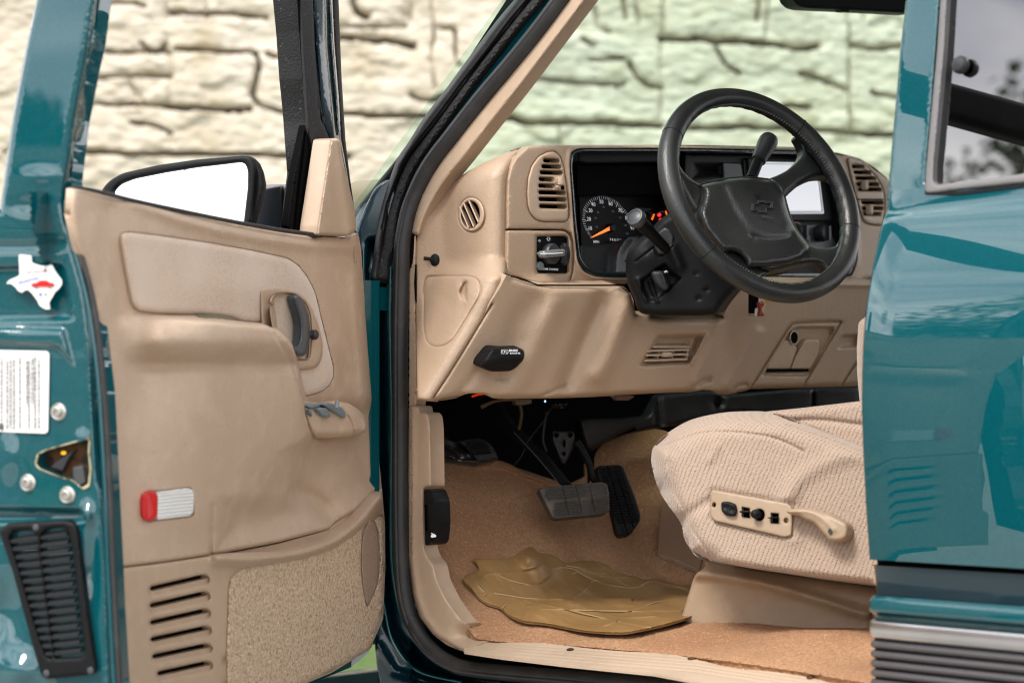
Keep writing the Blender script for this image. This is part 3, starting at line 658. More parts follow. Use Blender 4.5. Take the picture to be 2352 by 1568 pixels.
kick = sheet('kick_panel', rc(fO(416, -22, 480, -22, 482, 20, 520, 14, 538, 40, 545, 110, 550, 443, 503, 450, 505, 600, 510, 795, 530, 850, 566, 892, 582, 975, 640, 1092, 720, 1203, 820, 1282, 915, 1322, 735, 1388, 640, 1352, 560, 1292, 480, 1190, 440, 1062, 416, 860, 412, 400), 7, 3), KS, M['tan_smooth'], T,
             off=.006, thick=.03, rnd=7, rd=.007, feats=[('line', fO(436, -20, 432, 400, 436, 860, 462, 1062, 510, 1190, 590, 1292, 680, 1352, 735, 1375), .003, 9), ('drop', fO(412, 0, 412, 860, 440, 1062, 480, 1190, 560, 1292, 735, 1388), .01, 12)])
hr = sheet('hood_release', rc(fO(505, 452, 555, 460, 578, 520, 584, 640, 575, 750, 560, 772, 512, 780, 508, 640), 6), JS, M['black'], kick, off=.022, thick=.03, rnd=5, rd=.005, feats=[('poly', rc(fO(525, 540, 572, 510, 578, 640, 560, 770, 535, 770), 4), .008, 5), ('poly', rc(fO(507, 540, 524, 545, 530, 700, 512, 700), 3), -.012, 3)])
tb = MB(); PL = JS
for a in (fO(545, 722, 570, 716, 573, 728, 548, 732), fO(550, 712, 556, 704, 566, 718)):
    pass
sheet('hood_symbol', rc(fO(543, 724, 548, 716, 556, 713, 568, 714, 574, 722, 573, 729, 548, 733), 2, 2), JS, M['print'], hr, off=.0315, thick=.001, res=2)
sheet('hood_symbol', fO(549, 712, 545, 706, 549, 705, 556, 711, 565, 711, 562, 714), JS, M['print'], hr, off=.0315, thick=.001, res=2)
FL0 = Plane((0, .05, 1 - .452), (0, -.12, 1))
sill = sheet('sill_plate', rc(D_(1064, 1495, 1067, 1482, 1118, 1467, 1330, 1480, 1600, 1506, 1965, 1560, 2010, 1570, 2010, 1640, 1500, 1546, 1300, 1526, 1150, 1508), 5), FL0, M['tan_dirty'], T, off=.004, thick=.004,
             feats=[('line', [(1120 + 0, 1478 + k * 7 - 4), (1600, 1512 + k * 7.5), (2000, 1572 + k * 8)], -.0009, 1.6) for k in range(5)])
for x, y in ((1588, 1513), (1862, 1556), (1310, 1492)): MB().lathe(FL0.hit(x, y, .004), FL0.n, [(.006, 0), (.006, .002), (.003, .003)], 12).build('screw', M['rust'], sill)
# ---- floor carpet: rises over the sill padding and up the toe board
def fz(x, y):
    z = .552 + .25 * min(max(y - .07, 0), .17) ** 1 + 0
    z += .006 * math.sin(x * 9 + y * 4) + .004 * math.sin(x * 23 - y * 11) + .003 * math.sin(y * 37 + x * 5)
    if y > .72: z += min(.16, 1.6 * (y - .72))
    if x < .16:
        t = .16 - x; z += 1.15 * t - .10 * (1 - math.exp(-t * 8))
    if y > .60 and x < .4: z += .30 * min(1, (y - .60) / .2) * min(1, (.4 - x) / .4) * .5
    return z
FLOOR = Height(fz)
sheet('floor_carpet', cr(D_(975, 1035, 1080, 1046, 1142, 1056, 1190, 1074, 1290, 1107, 1342, 1118, 1362, 1085, 1368, 1040, 1400, 1010, 1480, 986, 1530, 990, 1570, 1015, 1640, 1040, 2150, 1080, 2200, 1400, 2200, 1608, 2050, 1580, 1965, 1566, 1800, 1538, 1600, 1511, 1330, 1485, 1122, 1472, 1080, 1452, 1036, 1405, 1005, 1350, 985, 1290, 972, 1240, 968, 1100), True, 4), FLOOR, M['carpet'], T, off=.0, thick=.008, rnd=4, rd=.004, res=9, smooth=180,
      feats=[('fn', lambda X: .0015 * rng.random(len(X)))])
# scuff patches of clear vinyl beside the tunnel
sheet('carpet_guard', rc(fH(1880, 400, 1960, 400, 2130, 760, 2110, 850, 1840, 740, 1850, 560), 5), FLOOR, mat('vinyl_guard', (.27, .17, .11), .3), T, off=.012, thick=.006, rnd=4, rd=.003)
# floor mat: a thing of its own
def mz(x, y): return fz(x, y) + .006
MATS = Height(mz)
mo = cr(fH(668, 775, 760, 772, 850, 770, 905, 768, 960, 735, 1030, 697, 1060, 712, 1085, 738, 1150, 742, 1200, 765, 1255, 802, 1330, 792, 1440, 790, 1530, 820, 1600, 868, 1700, 885, 1760, 905, 1850, 900, 1960, 935, 2060, 948, 2100, 1000, 2090, 1120, 2000, 1163, 1850, 1205, 1700, 1235, 1600, 1247, 1400, 1235, 1270, 1215, 1130, 1188, 1000, 1175, 930, 1150, 880, 1120, 840, 1085, 760, 1060, 700, 1020, 650, 955, 605, 915, 615, 885, 660, 865, 700, 840, 690, 805), True, 3)
mf = [('bump', *fH(1030, 760)[0], .030, 26, 30), ('bump', *fH(1110, 860)[0], .018, 24, 30), ('bump', *fH(1300, 900)[0], -.004, 60, 20), ('bump', *fH(1430, 830)[0], .006, 40, 12), ('bump', *fH(1850, 930)[0], .006, 50, 14)]
for a in ((840, 880, 960, 925, 1080, 935, 1150, 880), (720, 900, 760, 870, 900, 862, 1000, 845, 1120, 810), (800, 990, 1000, 1022, 1200, 1028, 1330, 1010, 1440, 900), (1180, 830, 1300, 835, 1420, 900, 1600, 950, 1700, 955, 1800, 910, 1900, 935, 2050, 970), (1100, 1090, 1400, 1100, 1700, 1105, 2000, 1100),
          (1000, 1040, 1200, 1080, 1500, 1150, 1800, 1210), (1260, 815, 1500, 860, 1650, 940), (1500, 1200, 1650, 1150, 1900, 1130, 2000, 1110), (690, 900, 700, 940, 740, 980), (1650, 1110, 1800, 1060, 1980, 1020), (1480, 880, 1640, 890)):
    mf.append(('line', cr(fH(*a), False, 4), .0016, 2.4))
for a in ((980, 1165, 1015, 1095), (845, 1092, 880, 1060), (730, 1010, 755, 990), (1300, 870, 1340, 850)): mf.append(('line', fH(*a), .0016, 2.4))
mf.append(('fn', lambda X: .002 * np.sin(X[:, 0] * .021 + X[:, 1] * .05) + .001 * np.sin(X[:, 0] * .05 - X[:, 1] * .11)))
fm = sheet('floor_mat', mo, MATS, M['matrub'], None, feats=mf, thick=.003, rnd=3, rd=.003, off=.008, res=7)
M['matline'] = mat('pale_mat_crease', (.42, .29, .15), .5)  # paler strips laid along the mat's crease lines
for f_ in mf:
    if f_[0] == 'line': bar('raised_line', f_[1], .55, MATS, M['matline'], fm, off=.0098, thick=.0012, curve=False)
tag(fm, 'worn olive tan rubber floor mat lying crumpled on the brown carpet', 'floor mat')
# ================================================================== REAR DOOR
rear = part('rear_door', (1.0, 0, .5))
XE = XP(1.0)
edge = [(2092, -90), (2081, 0), (2067, 120), (2056, 250), (2048, 340), (2040, 440), (2036, 470), (2032, 490), (2022, 515), (2006, 590), (1990, 680), (1981, 760), (1977, 840), (1976, 930), (1978, 1020), (1983, 1120), (1989, 1220), (1994, 1284)]
prof = [(p.y, p.z) for p in (XE.hit(x, y) for x, y in edge)]
def extrude(name, prof, x0, x1, mat_, parent, th_=.03, nx=2, smooth=40, r=.006, label=None):
    P = cr(prof, False, 5); v = []; f = []; n = len(P)
    SK = lambda x: (-.130 * (x - 1), .020 * (x - 1))
    xs_ = [x0 + .0, x0 + r * .3, x0 + r] + [x0 + r + (x1 - x0 - r) * k / nx for k in range(1, nx + 1)]
    ins = [r, r * .25, 0] + [0] * nx
    for x, q in zip(xs_, ins): v += [(x, p[0] + q + SK(x)[0], p[1] + SK(x)[1]) for p in P]
    v += [(x0, p[0] + th_, p[1]) for p in P]; m = len(xs_)
    for k in range(m - 1):
        for i in range(n - 1): f.append((k * n + i, k * n + i + 1, (k + 1) * n + i + 1, (k + 1) * n + i))
    for i in range(n - 1): f.append((m * n + i, m * n + i + 1, i + 1, i))
    return MB().add(v, f).build(name, mat_, parent, smooth, label)
i0 = 5
extrude('outer_panel', prof[i0:], 1.0, 2.6, M['paint'], rear, nx=30, smooth=60, th_=.10)
# window surround: front upright of paint with the glass opening behind it
GP = Plane(XE.hit(2081, 0), Vector((1, -.13, .0)).cross(XE.hit(2040, 440) - XE.hit(2081, 0)))
gl = D_(2124, 440, 2128, 380, 2140, 250, 2152, 120, 2166, -90)
v = []; f = []; pr = cr(prof[:i0 + 1], False, 6)
up = []
for k, (y, z) in enumerate(pr):
    up.append((Vector((1.0, y, z))))
# paint upright as its own sheet between the door edge and the gasket
sheet('window_upright', [(x, y) for x, y in edge[:i0 + 1]] + D_(2036, 462, 2300, 438, 3500, 245, 3500, 225, 2350, 414, 2200, 432, 2140, 438) + gl[::-1][:0] + D_(2126, 420, 2130, 360, 2140, 250, 2150, 120, 2166, -90), GP, M['paint'], rear, off=-.001, thick=.05, rnd=7, rd=.005)
gasket = D_(2124, 446, 2126, 400, 2140, 250, 2152, 120, 2166, -90, 2182, -90, 2170, 120, 2158, 250, 2146, 380, 2145, 425, 2200, 418, 2352, 399, 3500, 209, 3500, 231, 2352, 421, 2200, 437, 2150, 444)
sheet('window_gasket', rc(gasket, 12, 4), GP, M['trim_grey'], rear, off=.006, thick=.02, rnd=7, rd=.006)
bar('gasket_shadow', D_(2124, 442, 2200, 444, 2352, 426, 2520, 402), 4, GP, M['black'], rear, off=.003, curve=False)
sheet('window_glass', D_(2140, 440, 2160, 120, 2176, -90, 3500, -120, 3500, 215), GP, M['privacy'], rear, off=-.006, thick=0)
kb = MB(); kp = GP.hit(2213, 152, -.002); kb.lathe(kp, GP.n, [(.011, 0), (.0125, .003), (.0125, .009), (.010, .013), (.004, .015)], 24); kb.build('glass_knob', M['charcoal'], rear)
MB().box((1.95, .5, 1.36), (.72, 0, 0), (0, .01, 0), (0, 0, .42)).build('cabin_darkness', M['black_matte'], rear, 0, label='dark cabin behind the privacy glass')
# belt ridge, lower gap, rocker bands, chrome and fluted cladding
def band(name, pts, m, r=.004, th_=.05, x0=1.0, label=None): return extrude(name, [(XE.hit(x, y).y, XE.hit(x, y).z) for x, y in pts], x0, 2.6, m, rear, th_, 24, 50, r, label)
band('lower_gap', D_(2006, 1283, 2012, 1287, 2012, 1296, 2004, 1299), M['black_matte'])
band('lower_panel', D_(2000, 1297, 2003, 1310, 2006, 1340, 2006, 1366), M['paint_dark'], r=.01)
band('belt_moulding', D_(2000, 1366, 1994, 1374, 1991, 1388, 1992, 1402, 2002, 1410, 2003, 1424), M['paint'], r=.01)
band('chrome_strip', D_(2000, 1421, 1992, 1424, 1989, 1434, 1990, 1452, 1994, 1462, 2002, 1466), M['satin'], r=.012)
fl = D_(2002, 1466)
y = 1468
while y < 1600: fl += D_(1997, y + 2, 1993, y + 7, 1993, y + 13, 1997, y + 18, 2004, y + 21); y += 22
band('fluted_cladding', fl, M['flute'], r=.012)
band('rocker', D_(2004, 1600, 2000, 1620, 2000, 1680, 2020, 1720), M['paint'])
# pillar behind the front door opening (its seat belt side is hidden)
MB().box((1.10, .16, 1.05), (.05, 0, 0), (0, .05, 0), (0, 0, .5)).build('centre_pillar', M['tan_smooth'], body)

# ================================================================== OPEN FRONT DOOR
al = math.radians(64.5); DD = Vector((math.cos(al), -math.sin(al), 0)); DN = Vector((math.sin(al), math.cos(al), 0))
door = part('front_door', (.0, .0, .5))
DP = Plane(SJ_l.hit(872, 1000), DN)           # inner trim plane
if DP.n.dot(DN) < 0: pass
DPn = DP.n
# hinge-side check: DP at px 240 should be about one metre out along DD
END = Plane(DP.hit(200, 1000), DD)            # rear end face of the open door (shut face)
# ---- shell: thick slab behind the trim
tp = D_(165, 432, 200, 436, 250, 449, 400, 483, 520, 510, 640, 533, 700, 541, 800, 547, 823, 536, 829, 570, 838, 700, 848, 820, 862, 960, 873, 1080, 880, 1150, 884, 1300, 880, 1400, 850, 1490, 810, 1525, 650, 1590, 400, 1700, 288, 1740, 276, 1568, 264, 1400, 262, 1305, 250, 1100, 240, 900, 225, 750, 200, 640, 175, 560, 160, 490)
shell = sheet('door_shell', [(x + (-3 if x > 500 else -3), y - (2 if y < 700 else -6)) for x, y in tp], DP, M['paint'], door, off=-.05, thick=.06, back=True)
# ---- shut face
SF = [('line', cr(fA(640, -60, 560, 440, 500, 760, 470, 1000, 430, 1210, 440, 1400) + fB(480, 0, 560, 300, 600, 700, 610, 1000, 640, 1568) + fC(680, 400, 720, 1000, 760, 1568), False, 4), -.012, 8),
      ('drop', D_(186, -440) + fA(238, -60, 150, 370, 80, 740, 10, 1240, 0, 1340, -200, 1500), .014, 12), ('drop', D_(292, -440) + fA(640, -60, 600, 280, 560, 440, 500, 760, 455, 1100, 440, 1300) + D_(176, 560, 205, 660, 226, 800, 240, 1000, 250, 1200, 258, 1400, 266, 1650), .02, 26),
      ('line', D_(-60, 566, 60, 566, 140, 560), -.004, 12), ('poly', rc(D_(-60, 610, 150, 600, 170, 700, 175, 740, -60, 745), 20), -.009, 16),
      ('poly', rc(D_(-80, 745, 150, 752, 178, 860, 130, 800, -80, 790), 8), .008, 14), ('poly', rc(D_(-60, 1160, 190, 1165, 205, 1200, -60, 1205), 12), -.012, 12),
      ('bump', 95, 405, .003, 34, 14), ('bump', 70, 470, -.004, 40, 18), ('bump', 20, 1050, .006, 24, 50), ('bump', 200, 1180, .010, 14, 22), ('bump', 188, 1005, .006, 10, 14), ('bump', 40, 1540, .016, 40, 40), ('bump', 12, 1400, -.012, 30, 60), ('bump', 215, 1300, -.008, 16, 90),
      ('line', D_(238, 560, 244, 800, 246, 1000), .006, 5)]
shp = D_(186, -440, 292, -440) + fA(645, -60, 600, 280, 562, 440, 500, 760, 470, 1000, 452, 1150) + D_(170, 560, 200, 645, 222, 760, 238, 900, 248, 1100, 258, 1305, 262, 1400, 272, 1568, 290, 1700, -60, 1700, -60, 500, 0, 480) + fA(10, 1240, 80, 740, 150, 370)
hole_latch = fC(235, 170, 250, 110, 300, 85, 480, 35, 548, 15, 565, 20, 560, 100, 572, 200, 560, 300, 520, 320, 465, 270, 400, 255, 260, 200)
sf = sheet('shut_face', shp, END, M['paint'], door, feats=SF, off=0, thick=.03, res=8, rnd=0, holes=[rc(hole_latch, 4)], smooth=60)
# ---- latch
sheet('latch_cavity', rc([(x - 5 if x < 150 else x + 5, y) for x, y in hole_latch], 4), END, M['rust'], door, off=-.02, thick=.0)
rim = sheet('latch_rim', rc([((x - 150) * 1.10 + 150, (y - 1060) * 1.12 + 1060) for x, y in hole_latch], 6), END, M['brass'], door, off=.002, thick=.02, rnd=3, rd=.003, holes=[rc(hole_latch, 4)], res=4)
sheet('latch_claw', rc(fC(320, 190, 400, 130, 480, 80, 440, 130, 410, 190, 400, 215), 3), END, M['charcoal'], rim, off=-.006, thick=.008, rnd=2, res=4)
sheet('latch_block', rc(fC(465, 190, 530, 180, 545, 290, 500, 315, 470, 270), 4), END, M['grey_dk'], rim, off=.0, thick=.01, rnd=3, res=4)
sheet('latch_spot', ell(*fC(405, 100)[0], 6, 4), END, M['yellow'], rim, off=.0035, thick=.001, res=3)
for cx, cy in fC(183, 290, 435, 368) + fB(378, 1188):
    s = MB(); p = END.hit(cx, cy, -.002); rr = 20 * 3.0 / FPX; s.lathe(p, END.n, [(rr, 0), (rr * 1.02, .003), (rr * .86, .005), (rr * .66, .0045), (rr * .60, .009), (rr * .50, .010), (rr * .30, .010), (rr * .24, .006), (.0005, .006)], 28); s.build('torx_bolt', M['steel'], door)
# certification label
lab = sheet('certification_label', rc(D_(-30, 803, 108, 806, 113, 812, 110, 990, 104, 995, -30, 990), 4), END, M['white'], door, off=.003, thick=.001)
s = MB(); r_ = random.Random(3)
for cx in (3, 16, 24, 32, 45, 61, 66, 74, 80, 89):
    y = 818 + r_.uniform(0, 12); col_end = 985 if r_.random() < .6 else 930
    while y < col_end:
        l = r_.uniform(3, 9); y1 = min(y + l, col_end)
        q = [END.hit(a, b_, .0048) for a, b_ in ((cx - 1.6, y), (cx - 1.6, y1), (cx + 1.6, y1), (cx + 1.6, y))]; s.add(q, [(0, 1, 2, 3)]); y = y1 + r_.uniform(1, 3.5)
s.build('label_print', M['ink'], lab, 0)
sheet('label_badge', D_(-2, 972, 7, 972, 7, 986, -2, 986), END, M['ink'], lab, off=.005, thick=.0005)
# state shaped sticker
tx = fB(120, 185, 200, 192, 203, 238, 250, 255, 290, 262, 330, 250, 350, 290, 370, 320, 392, 345, 395, 375, 375, 405, 350, 425, 335, 455, 318, 480, 312, 500, 320, 535, 290, 535, 255, 515, 235, 475, 205, 435, 180, 412, 160, 412, 140, 430, 115, 418, 100, 395, 70, 372, 38, 372, 60, 348, 100, 332, 125, 318)
st = sheet('texas_sticker', rc(tx, 3, 3), END, M['white'], door, off=.004, thick=.001, res=4)
car = fB(195, 380, 205, 372, 235, 366, 255, 352, 300, 352, 315, 364, 345, 370, 346, 385, 330, 392, 205, 392)
sheet('sticker_car', rc(car, 2), END, M['red'], st, off=.0055, thick=.0005, res=3)
for x in (228, 315): sheet('sticker_wheel', ell(*fB(x, 392)[0], 3.6, 2.6, 14), END, M['ink'], st, off=.0062, thick=.0004, res=2)
t1, t2 = Vector((0, 0, 1)).cross(END.n), Vector((0, 0, 1))
if t1.dot(CR) < 0: t1 = -t1
def txt(name, items, surf, m, parent, off=.001, t1=None, t2=(0, 0, 1), label=None):
    b_ = MB(); a1 = t1 if t1 is not None else Vector((0, 0, 1)).cross(surf.n)
    for it in items: text_into(b_, it[0], it[1], it[2], it[3], surf, a1, t2, off, sx=it[4] if len(it) > 4 else 1., bold=it[5] if len(it) > 5 else 0)
    return b_.build(name, m, parent, 0, label)
rt = (t1 * .97 + Vector((0, 0, 1)) * .04)
txt('sticker_lettering', [('SEE & TEXAS VISIT IT', *fB(240, 296)[0], 4.2, 1.0, .02)], END, M['red'], st, .0055, rt)
txt('sticker_lettering', [('ARLINGTON', *fB(180, 352)[0], 6.6, 1.0, .02)], END, M['blue'], st, .0055, t1 * .95 + Vector((0, 0, 1)) * .18)
sheet('sticker_dot', ell(*fB(257, 440)[0], 3.6, 3.2, 14), END, M['blue'], st, off=.0055, thick=.0004, res=3); sheet('sticker_dot', ell(*fB(290, 440)[0], 3.2, 3.2, 14), END, M['print_dim'], st, off=.0055, thick=.0004, res=3)
# pressure relief grille
gp = rc(fC(-10, 590, 60, 545, 420, 525, 480, 545, 500, 590, 560, 1100, 618, 1480, 590, 1510, 300, 1540, 265, 1520, 200, 1300, 80, 850), 8)
o1 = rc(fC(62, 640, 90, 598, 190, 592, 235, 612, 240, 740, 270, 930, 300, 1150, 335, 1400, 320, 1408, 295, 1390, 250, 1270, 160, 960, 100, 760), 5)
o2 = rc(fC(262, 620, 300, 585, 400, 575, 430, 590, 460, 700, 500, 1040, 540, 1370, 520, 1400, 352, 1408, 318, 1150, 288, 930, 260, 740), 5)
gr = sheet('relief_grille', gp, END, M['black'], door, off=.012, thick=.02, rnd=8, rd=.008, holes=[o1, o2])
sheet('grille_backing', [((x - 110) * 1.02 + 110, y) for x, y in rc(fC(50, 585, 440, 570, 560, 1410, 280, 1415), 5)], END, M['black_matte'], gr, off=-.004, thick=.004)
sl = MB()
for k in range(15):
    t = k / 14.; yl = 650 + t * 720; xl = 70 + t * 225; yr = yl - 50 + t * 22; xr = 445 + t * 90
    a, b_ = fC(xl, yl, xr, yr)
    q = [END.hit(*a, .0), END.hit(*b_, .0)]; d = (q[1] - q[0]) / 2; sl.box((q[0] + q[1]) / 2 + END.n * .002, d, END.n * .007 + Vector((0, 0, -.004)), Vector((0, 0, .0014)) + END.n * .0008)
sl.build('louvre', M['charcoal'], gr)
sheet('louvre_rib', fC(235, 610, 255, 610, 262, 740, 352, 1408, 335, 1408, 240, 740), END, M['black'], gr, off=.008, thick=.01, rnd=3, rd=.003)
for x, y in fC(232, 575, 300, 1503, 580, 1485): MB().lathe(END.hit(x, y, .011), END.n, [(.0045, 0), (.0045, .002), (.002, .003)], 14).build('screw', M['grey_dk'], gr)
# seal between the shut face and the trim
ptube('edge_seal', D_(161, 440, 172, 520, 192, 600, 212, 680, 228, 780, 240, 900, 248, 1020, 254, 1150, 260, 1300, 266, 1420, 274, 1560, 285, 1680), [3, 4, 5, 6] + [6.5] * 8, END, M['rubber'], door, off=.004)
ptube('edge_bead', D_(150, 460, 160, 540, 180, 610, 200, 690, 216, 790, 228, 900, 236, 1020, 243, 1150, 249, 1300, 255, 1420, 263, 1560, 272, 1680), 5, END, M['paint'], door, off=.004)
# ---- upper door frame, rear upright seen edge on; front upright with glass run
DF = DP.shift(-.03)
fr = sheet('window_frame', fD(-60, -60, 60, -60, 62, 0, 95, 430, 120, 700, 150, 1000, 165, 1300, 110, 1250, 0, 880, -30, 870) + [], DF, M['paint_dark'], door, off=.0, thick=.05, rnd=8, rd=.008) if 0 else None
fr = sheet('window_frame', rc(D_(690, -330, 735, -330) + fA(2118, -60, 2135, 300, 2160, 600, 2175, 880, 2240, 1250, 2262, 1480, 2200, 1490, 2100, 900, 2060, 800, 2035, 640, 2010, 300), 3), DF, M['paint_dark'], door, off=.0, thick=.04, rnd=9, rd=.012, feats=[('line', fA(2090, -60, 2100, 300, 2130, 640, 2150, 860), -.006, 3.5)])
sheet('glass_run', rc(D_(648, -330, 690, -330) + fA(2000, -60, 2012, 300, 2040, 640, 2045, 760, 2080, 830, 2108, 900, 2090, 1000, 2060, 1150, 2040, 1300, 2020, 1500, 1935, 1500, 1950, 1300, 1975, 1100, 1960, 900, 1945, 700, 1925, 500, 1905, 200), 4), DF, M['rubber_rough'], fr, off=.006, thick=.04, rnd=8, rd=.01, feats=[('line', fA(1900, -60, 1925, 400, 1950, 760, 1985, 1000, 1980, 1500), -.008, 3), ('line', fA(1998, -60, 2015, 400, 2030, 700), -.006, 3)])
sheet('outer_channel', rc(fA(2122, -60, 2158, -60, 2180, 500, 2205, 900, 2235, 1150, 2258, 1310, 2248, 1310, 2210, 1150, 2178, 880, 2160, 600, 2135, 250), 2), DF, M['black'], fr, off=-.03, thick=.02, rnd=3, rd=.003)
ptube('frame_highlight', fA(2112, -60, 2125, 250, 2150, 600, 2170, 880, 2205, 1080, 2245, 1300), 1.6, DF, M['chrome'], fr, off=.004)
sheet('division_post', rc(fA(1945, 795, 1955, 830, 1985, 1000, 1990, 1250, 1985, 1490, 1850, 1490, 1830, 1440, 1870, 1150, 1900, 1000), 3), DF, M['black_matte'], fr, off=.002, thick=.01, rnd=6, rd=.006, feats=[('line', fA(1945, 850, 1905, 1150, 1870, 1490), -.006, 3)])
MB().rbox(DP.p + DD * .62 - DN * .03 + Vector((0, 0, 1.765 - DP.p.z)), DD * .41, DN * .028, (0, 0, .036), .6).rbox(DP.p + DD * .975 - DN * .06 + Vector((0, 0, 1.75 - DP.p.z)), DD * .03, DN * .04, (0, 0, .05), .5).rbox(DP.p + DD * .24 - DN * .03 + Vector((0, 0, 1.73 - DP.p.z)), DD * .04, DN * .026, (0, 0, .06), .5).build('frame_top', M['black'], door)
sheet('sail_trim', rc(fA(2020, 1500, 2025, 1440, 2108, 885, 2150, 880, 2172, 900, 2180, 1000, 2262, 1330, 2275, 1440, 2270, 1475, 2215, 1508), 5), DP, M['tan_smooth'], door, off=.016, thick=.03, rnd=8, rd=.008, feats=[('line', fA(2160, 900, 2190, 1180, 2235, 1490), .004, 10)])
# belt line rubber under the glass
ptube('belt_seal', D_(168, 430, 210, 436, 300, 459, 400, 481, 520, 506, 640, 528, 700, 536, 738, 541), [3] + [5] * 7, DP, M['rubber'], door, off=.0)
# ---- main trim panel: one moulded surface with armrest
ARM = rc(D_(262, 742, 290, 724, 420, 728, 520, 735, 560, 740, 605, 743, 640, 755, 668, 782, 684, 815, 690, 850, 699, 905, 706, 950, 718, 985, 740, 1012, 700, 1100, 600, 1240, 262, 1300), 10, 4)
def arm_h(X):
    x, y = X[:, 0], X[:, 1]
    left = sstep((x - 258) / 120); left2 = sstep((x - 262) / 230)
    d = pdist(ARM, X); d = np.where(inside(ARM, X), d, -d)
    # ease: sharp at the top and right border, soft elsewhere
    soft = sstep((y - 985) / 60); wid = 13 + 120 * soft
    e = sstep((d + wid * .3) / wid)
    topb = .022 * np.exp(-((y - 778) / 42.) ** 2 * (np.where(y > 778, 1.2, .35)))      # padded rest
    body_ = left2 * .046 * (1 - .9 * sstep((y - 900) / 400))
    trough = -.009 * np.exp(-((y - 836) / 17.) ** 2)
    low = .004
    return left * e * (topb + body_ + trough + low)
cl_poly = rc(fB(765, 90, 775, 52, 830, 45, 1000, 65, 1300, 108, 1600, 160, 1830, 210, 1900, 255, 1960, 330, 2010, 430, 2050, 600, 2090, 760, 2125, 900, 2128, 960, 2100, 1020, 2050, 1060, 1940, 1090, 1890, 1000, 1870, 920, 1700, 620, 1560, 615, 1480, 590, 1270, 565, 1000, 560, 880, 545, 840, 500, 800, 300), 10, 4)
tf = [('fn', arm_h), ('poly', [(x, y) for x, y in cl_poly], -.006, 5, .5), ('drop', cr(D_(262, 1305, 250, 1150, 240, 950, 226, 780, 200, 645, 172, 555, 160, 490, 160, 450, 168, 432, 200, 434, 250, 446, 400, 480, 520, 507, 640, 530, 720, 543), False, 4), .014, 24),
      ('line', cr(D_(300, 455, 420, 505, 560, 540, 700, 560, 800, 565), False), .006, 16), ('line', cr(D_(250, 480, 262, 600, 280, 720), False), -.006, 22), ('drop', D_(823, 538, 829, 600, 848, 820, 862, 960, 874, 1110), .018, 18),
      ('drop', D_(262, 1305, 380, 1290, 500, 1272, 640, 1245, 755, 1215, 820, 1170, 874, 1118), .010, 9),
      ('line', D_(487, 1160, 486, 1235, 484, 1274), -.005, 4), ('poly', rc(D_(700, 905, 900, 905, 900, 1120, 760, 1215, 486, 1275, 486, 1130, 640, 1130), 20), -.012, 60, 0),
      ('line', cr(D_(690, 1130, 730, 1150, 760, 1185, 772, 1200), False), -.012, 22), ('line', cr(D_(810, 640, 826, 820, 842, 1000, 850, 1090), False), .003, 10), ('poly', rc(D_(330, 1130, 440, 1118, 446, 1180, 440, 1186, 335, 1198, 325, 1150), 10), -.008, 6, .3)]
RIDE2 = ('fn', lambda X: field([t for t in tf if t[0] != 'fn' and not (t[0] == 'poly' and t[3] < 7)], X))
RIDE = ('fn', lambda X: field([t for t in tf if not (t[0] == 'poly' and t[3] < 7)], X))
trim_poly = tp[:16] + D_(874, 1117, 820, 1170, 756, 1215, 640, 1245, 500, 1272, 380, 1290, 263, 1305) + tp[-7:]
trim = sheet('trim_panel', trim_poly, DP, M['tan'], door, feats=tf, off=.0, thick=.008, res=7, smooth=75)
cloth = sheet('cloth_insert', cl_poly, DP, M['cloth'], trim, feats=[RIDE2, ('bump', 560, 660, .004, 120, 40)], off=.007, thick=.012, rnd=14, rd=.007, res=9, holes=[])
# map pocket slit above the armrest
sheet('pull_pocket', rc(fB(1250, 568, 1400, 570, 1490, 590, 1550, 618, 1400, 612, 1290, 590), 3), DP, M['olive'], trim, off=.008, thick=.002)
# handle bezel, cup and lever
bez_o = rc(fP(118, 200, 140, 180, 200, 172, 330, 178, 440, 215, 510, 270, 570, 370, 620, 500, 655, 640, 655, 760, 630, 830, 590, 870, 400, 895, 200, 900, 150, 700, 125, 400), 9, 4)
bez_i = rc(fP(225, 290, 250, 255, 330, 240, 420, 250, 500, 310, 540, 420, 548, 600, 540, 700, 535, 780, 400, 786, 300, 786, 250, 560, 222, 400), 8, 4)
bz = sheet('handle_bezel', bez_o, DP, M['tan_smooth'], trim, off=.014, thick=.02, rnd=8, rd=.008, holes=[bez_i], feats=[('poly', [((x - 665) * 1.12 + 665, (y - 757) * 1.08 + 757) for x, y in bez_i], -.004, 9)])
sheet('handle_cup', [((x - 668) * 1.05 + 668, (y - 755) * 1.04 + 755) for x, y in bez_i], DP, M['tan_smooth'], bz, off=-.004, thick=.002, feats=[('line', fP(225, 300, 250, 560, 320, 700), .012, 18), ('line', fP(440, 300, 448, 700), -.02, 20), ('drop', [((x - 668) * 1.05 + 668, (y - 755) * 1.04 + 755) for x, y in bez_i], -.022, 12)])
lv = sheet('door_handle', rc(fP(400, 262, 425, 243, 460, 250, 490, 290, 530, 400, 548, 500, 545, 600, 525, 720, 500, 762, 470, 770, 420, 762, 415, 735, 345, 732, 340, 690, 400, 682, 440, 670, 458, 620, 462, 500, 448, 420, 420, 340), 5, 4), DP, M['handle'], trim, off=.030, thick=.010, rnd=9, rd=.009, res=4)
MB().lathe(DP.hit(*fP(548, 582)[0], .012), DP.n, [(.008, 0), (.008, .010), (.005, .013)], 16).build('lock_knob', M['charcoal'], trim)
ptube('lock_knob_stem', fP(540, 585, 560, 578, 576, 572), [3, 4, 4], DP, M['charcoal'], trim, off=.018, n=3)
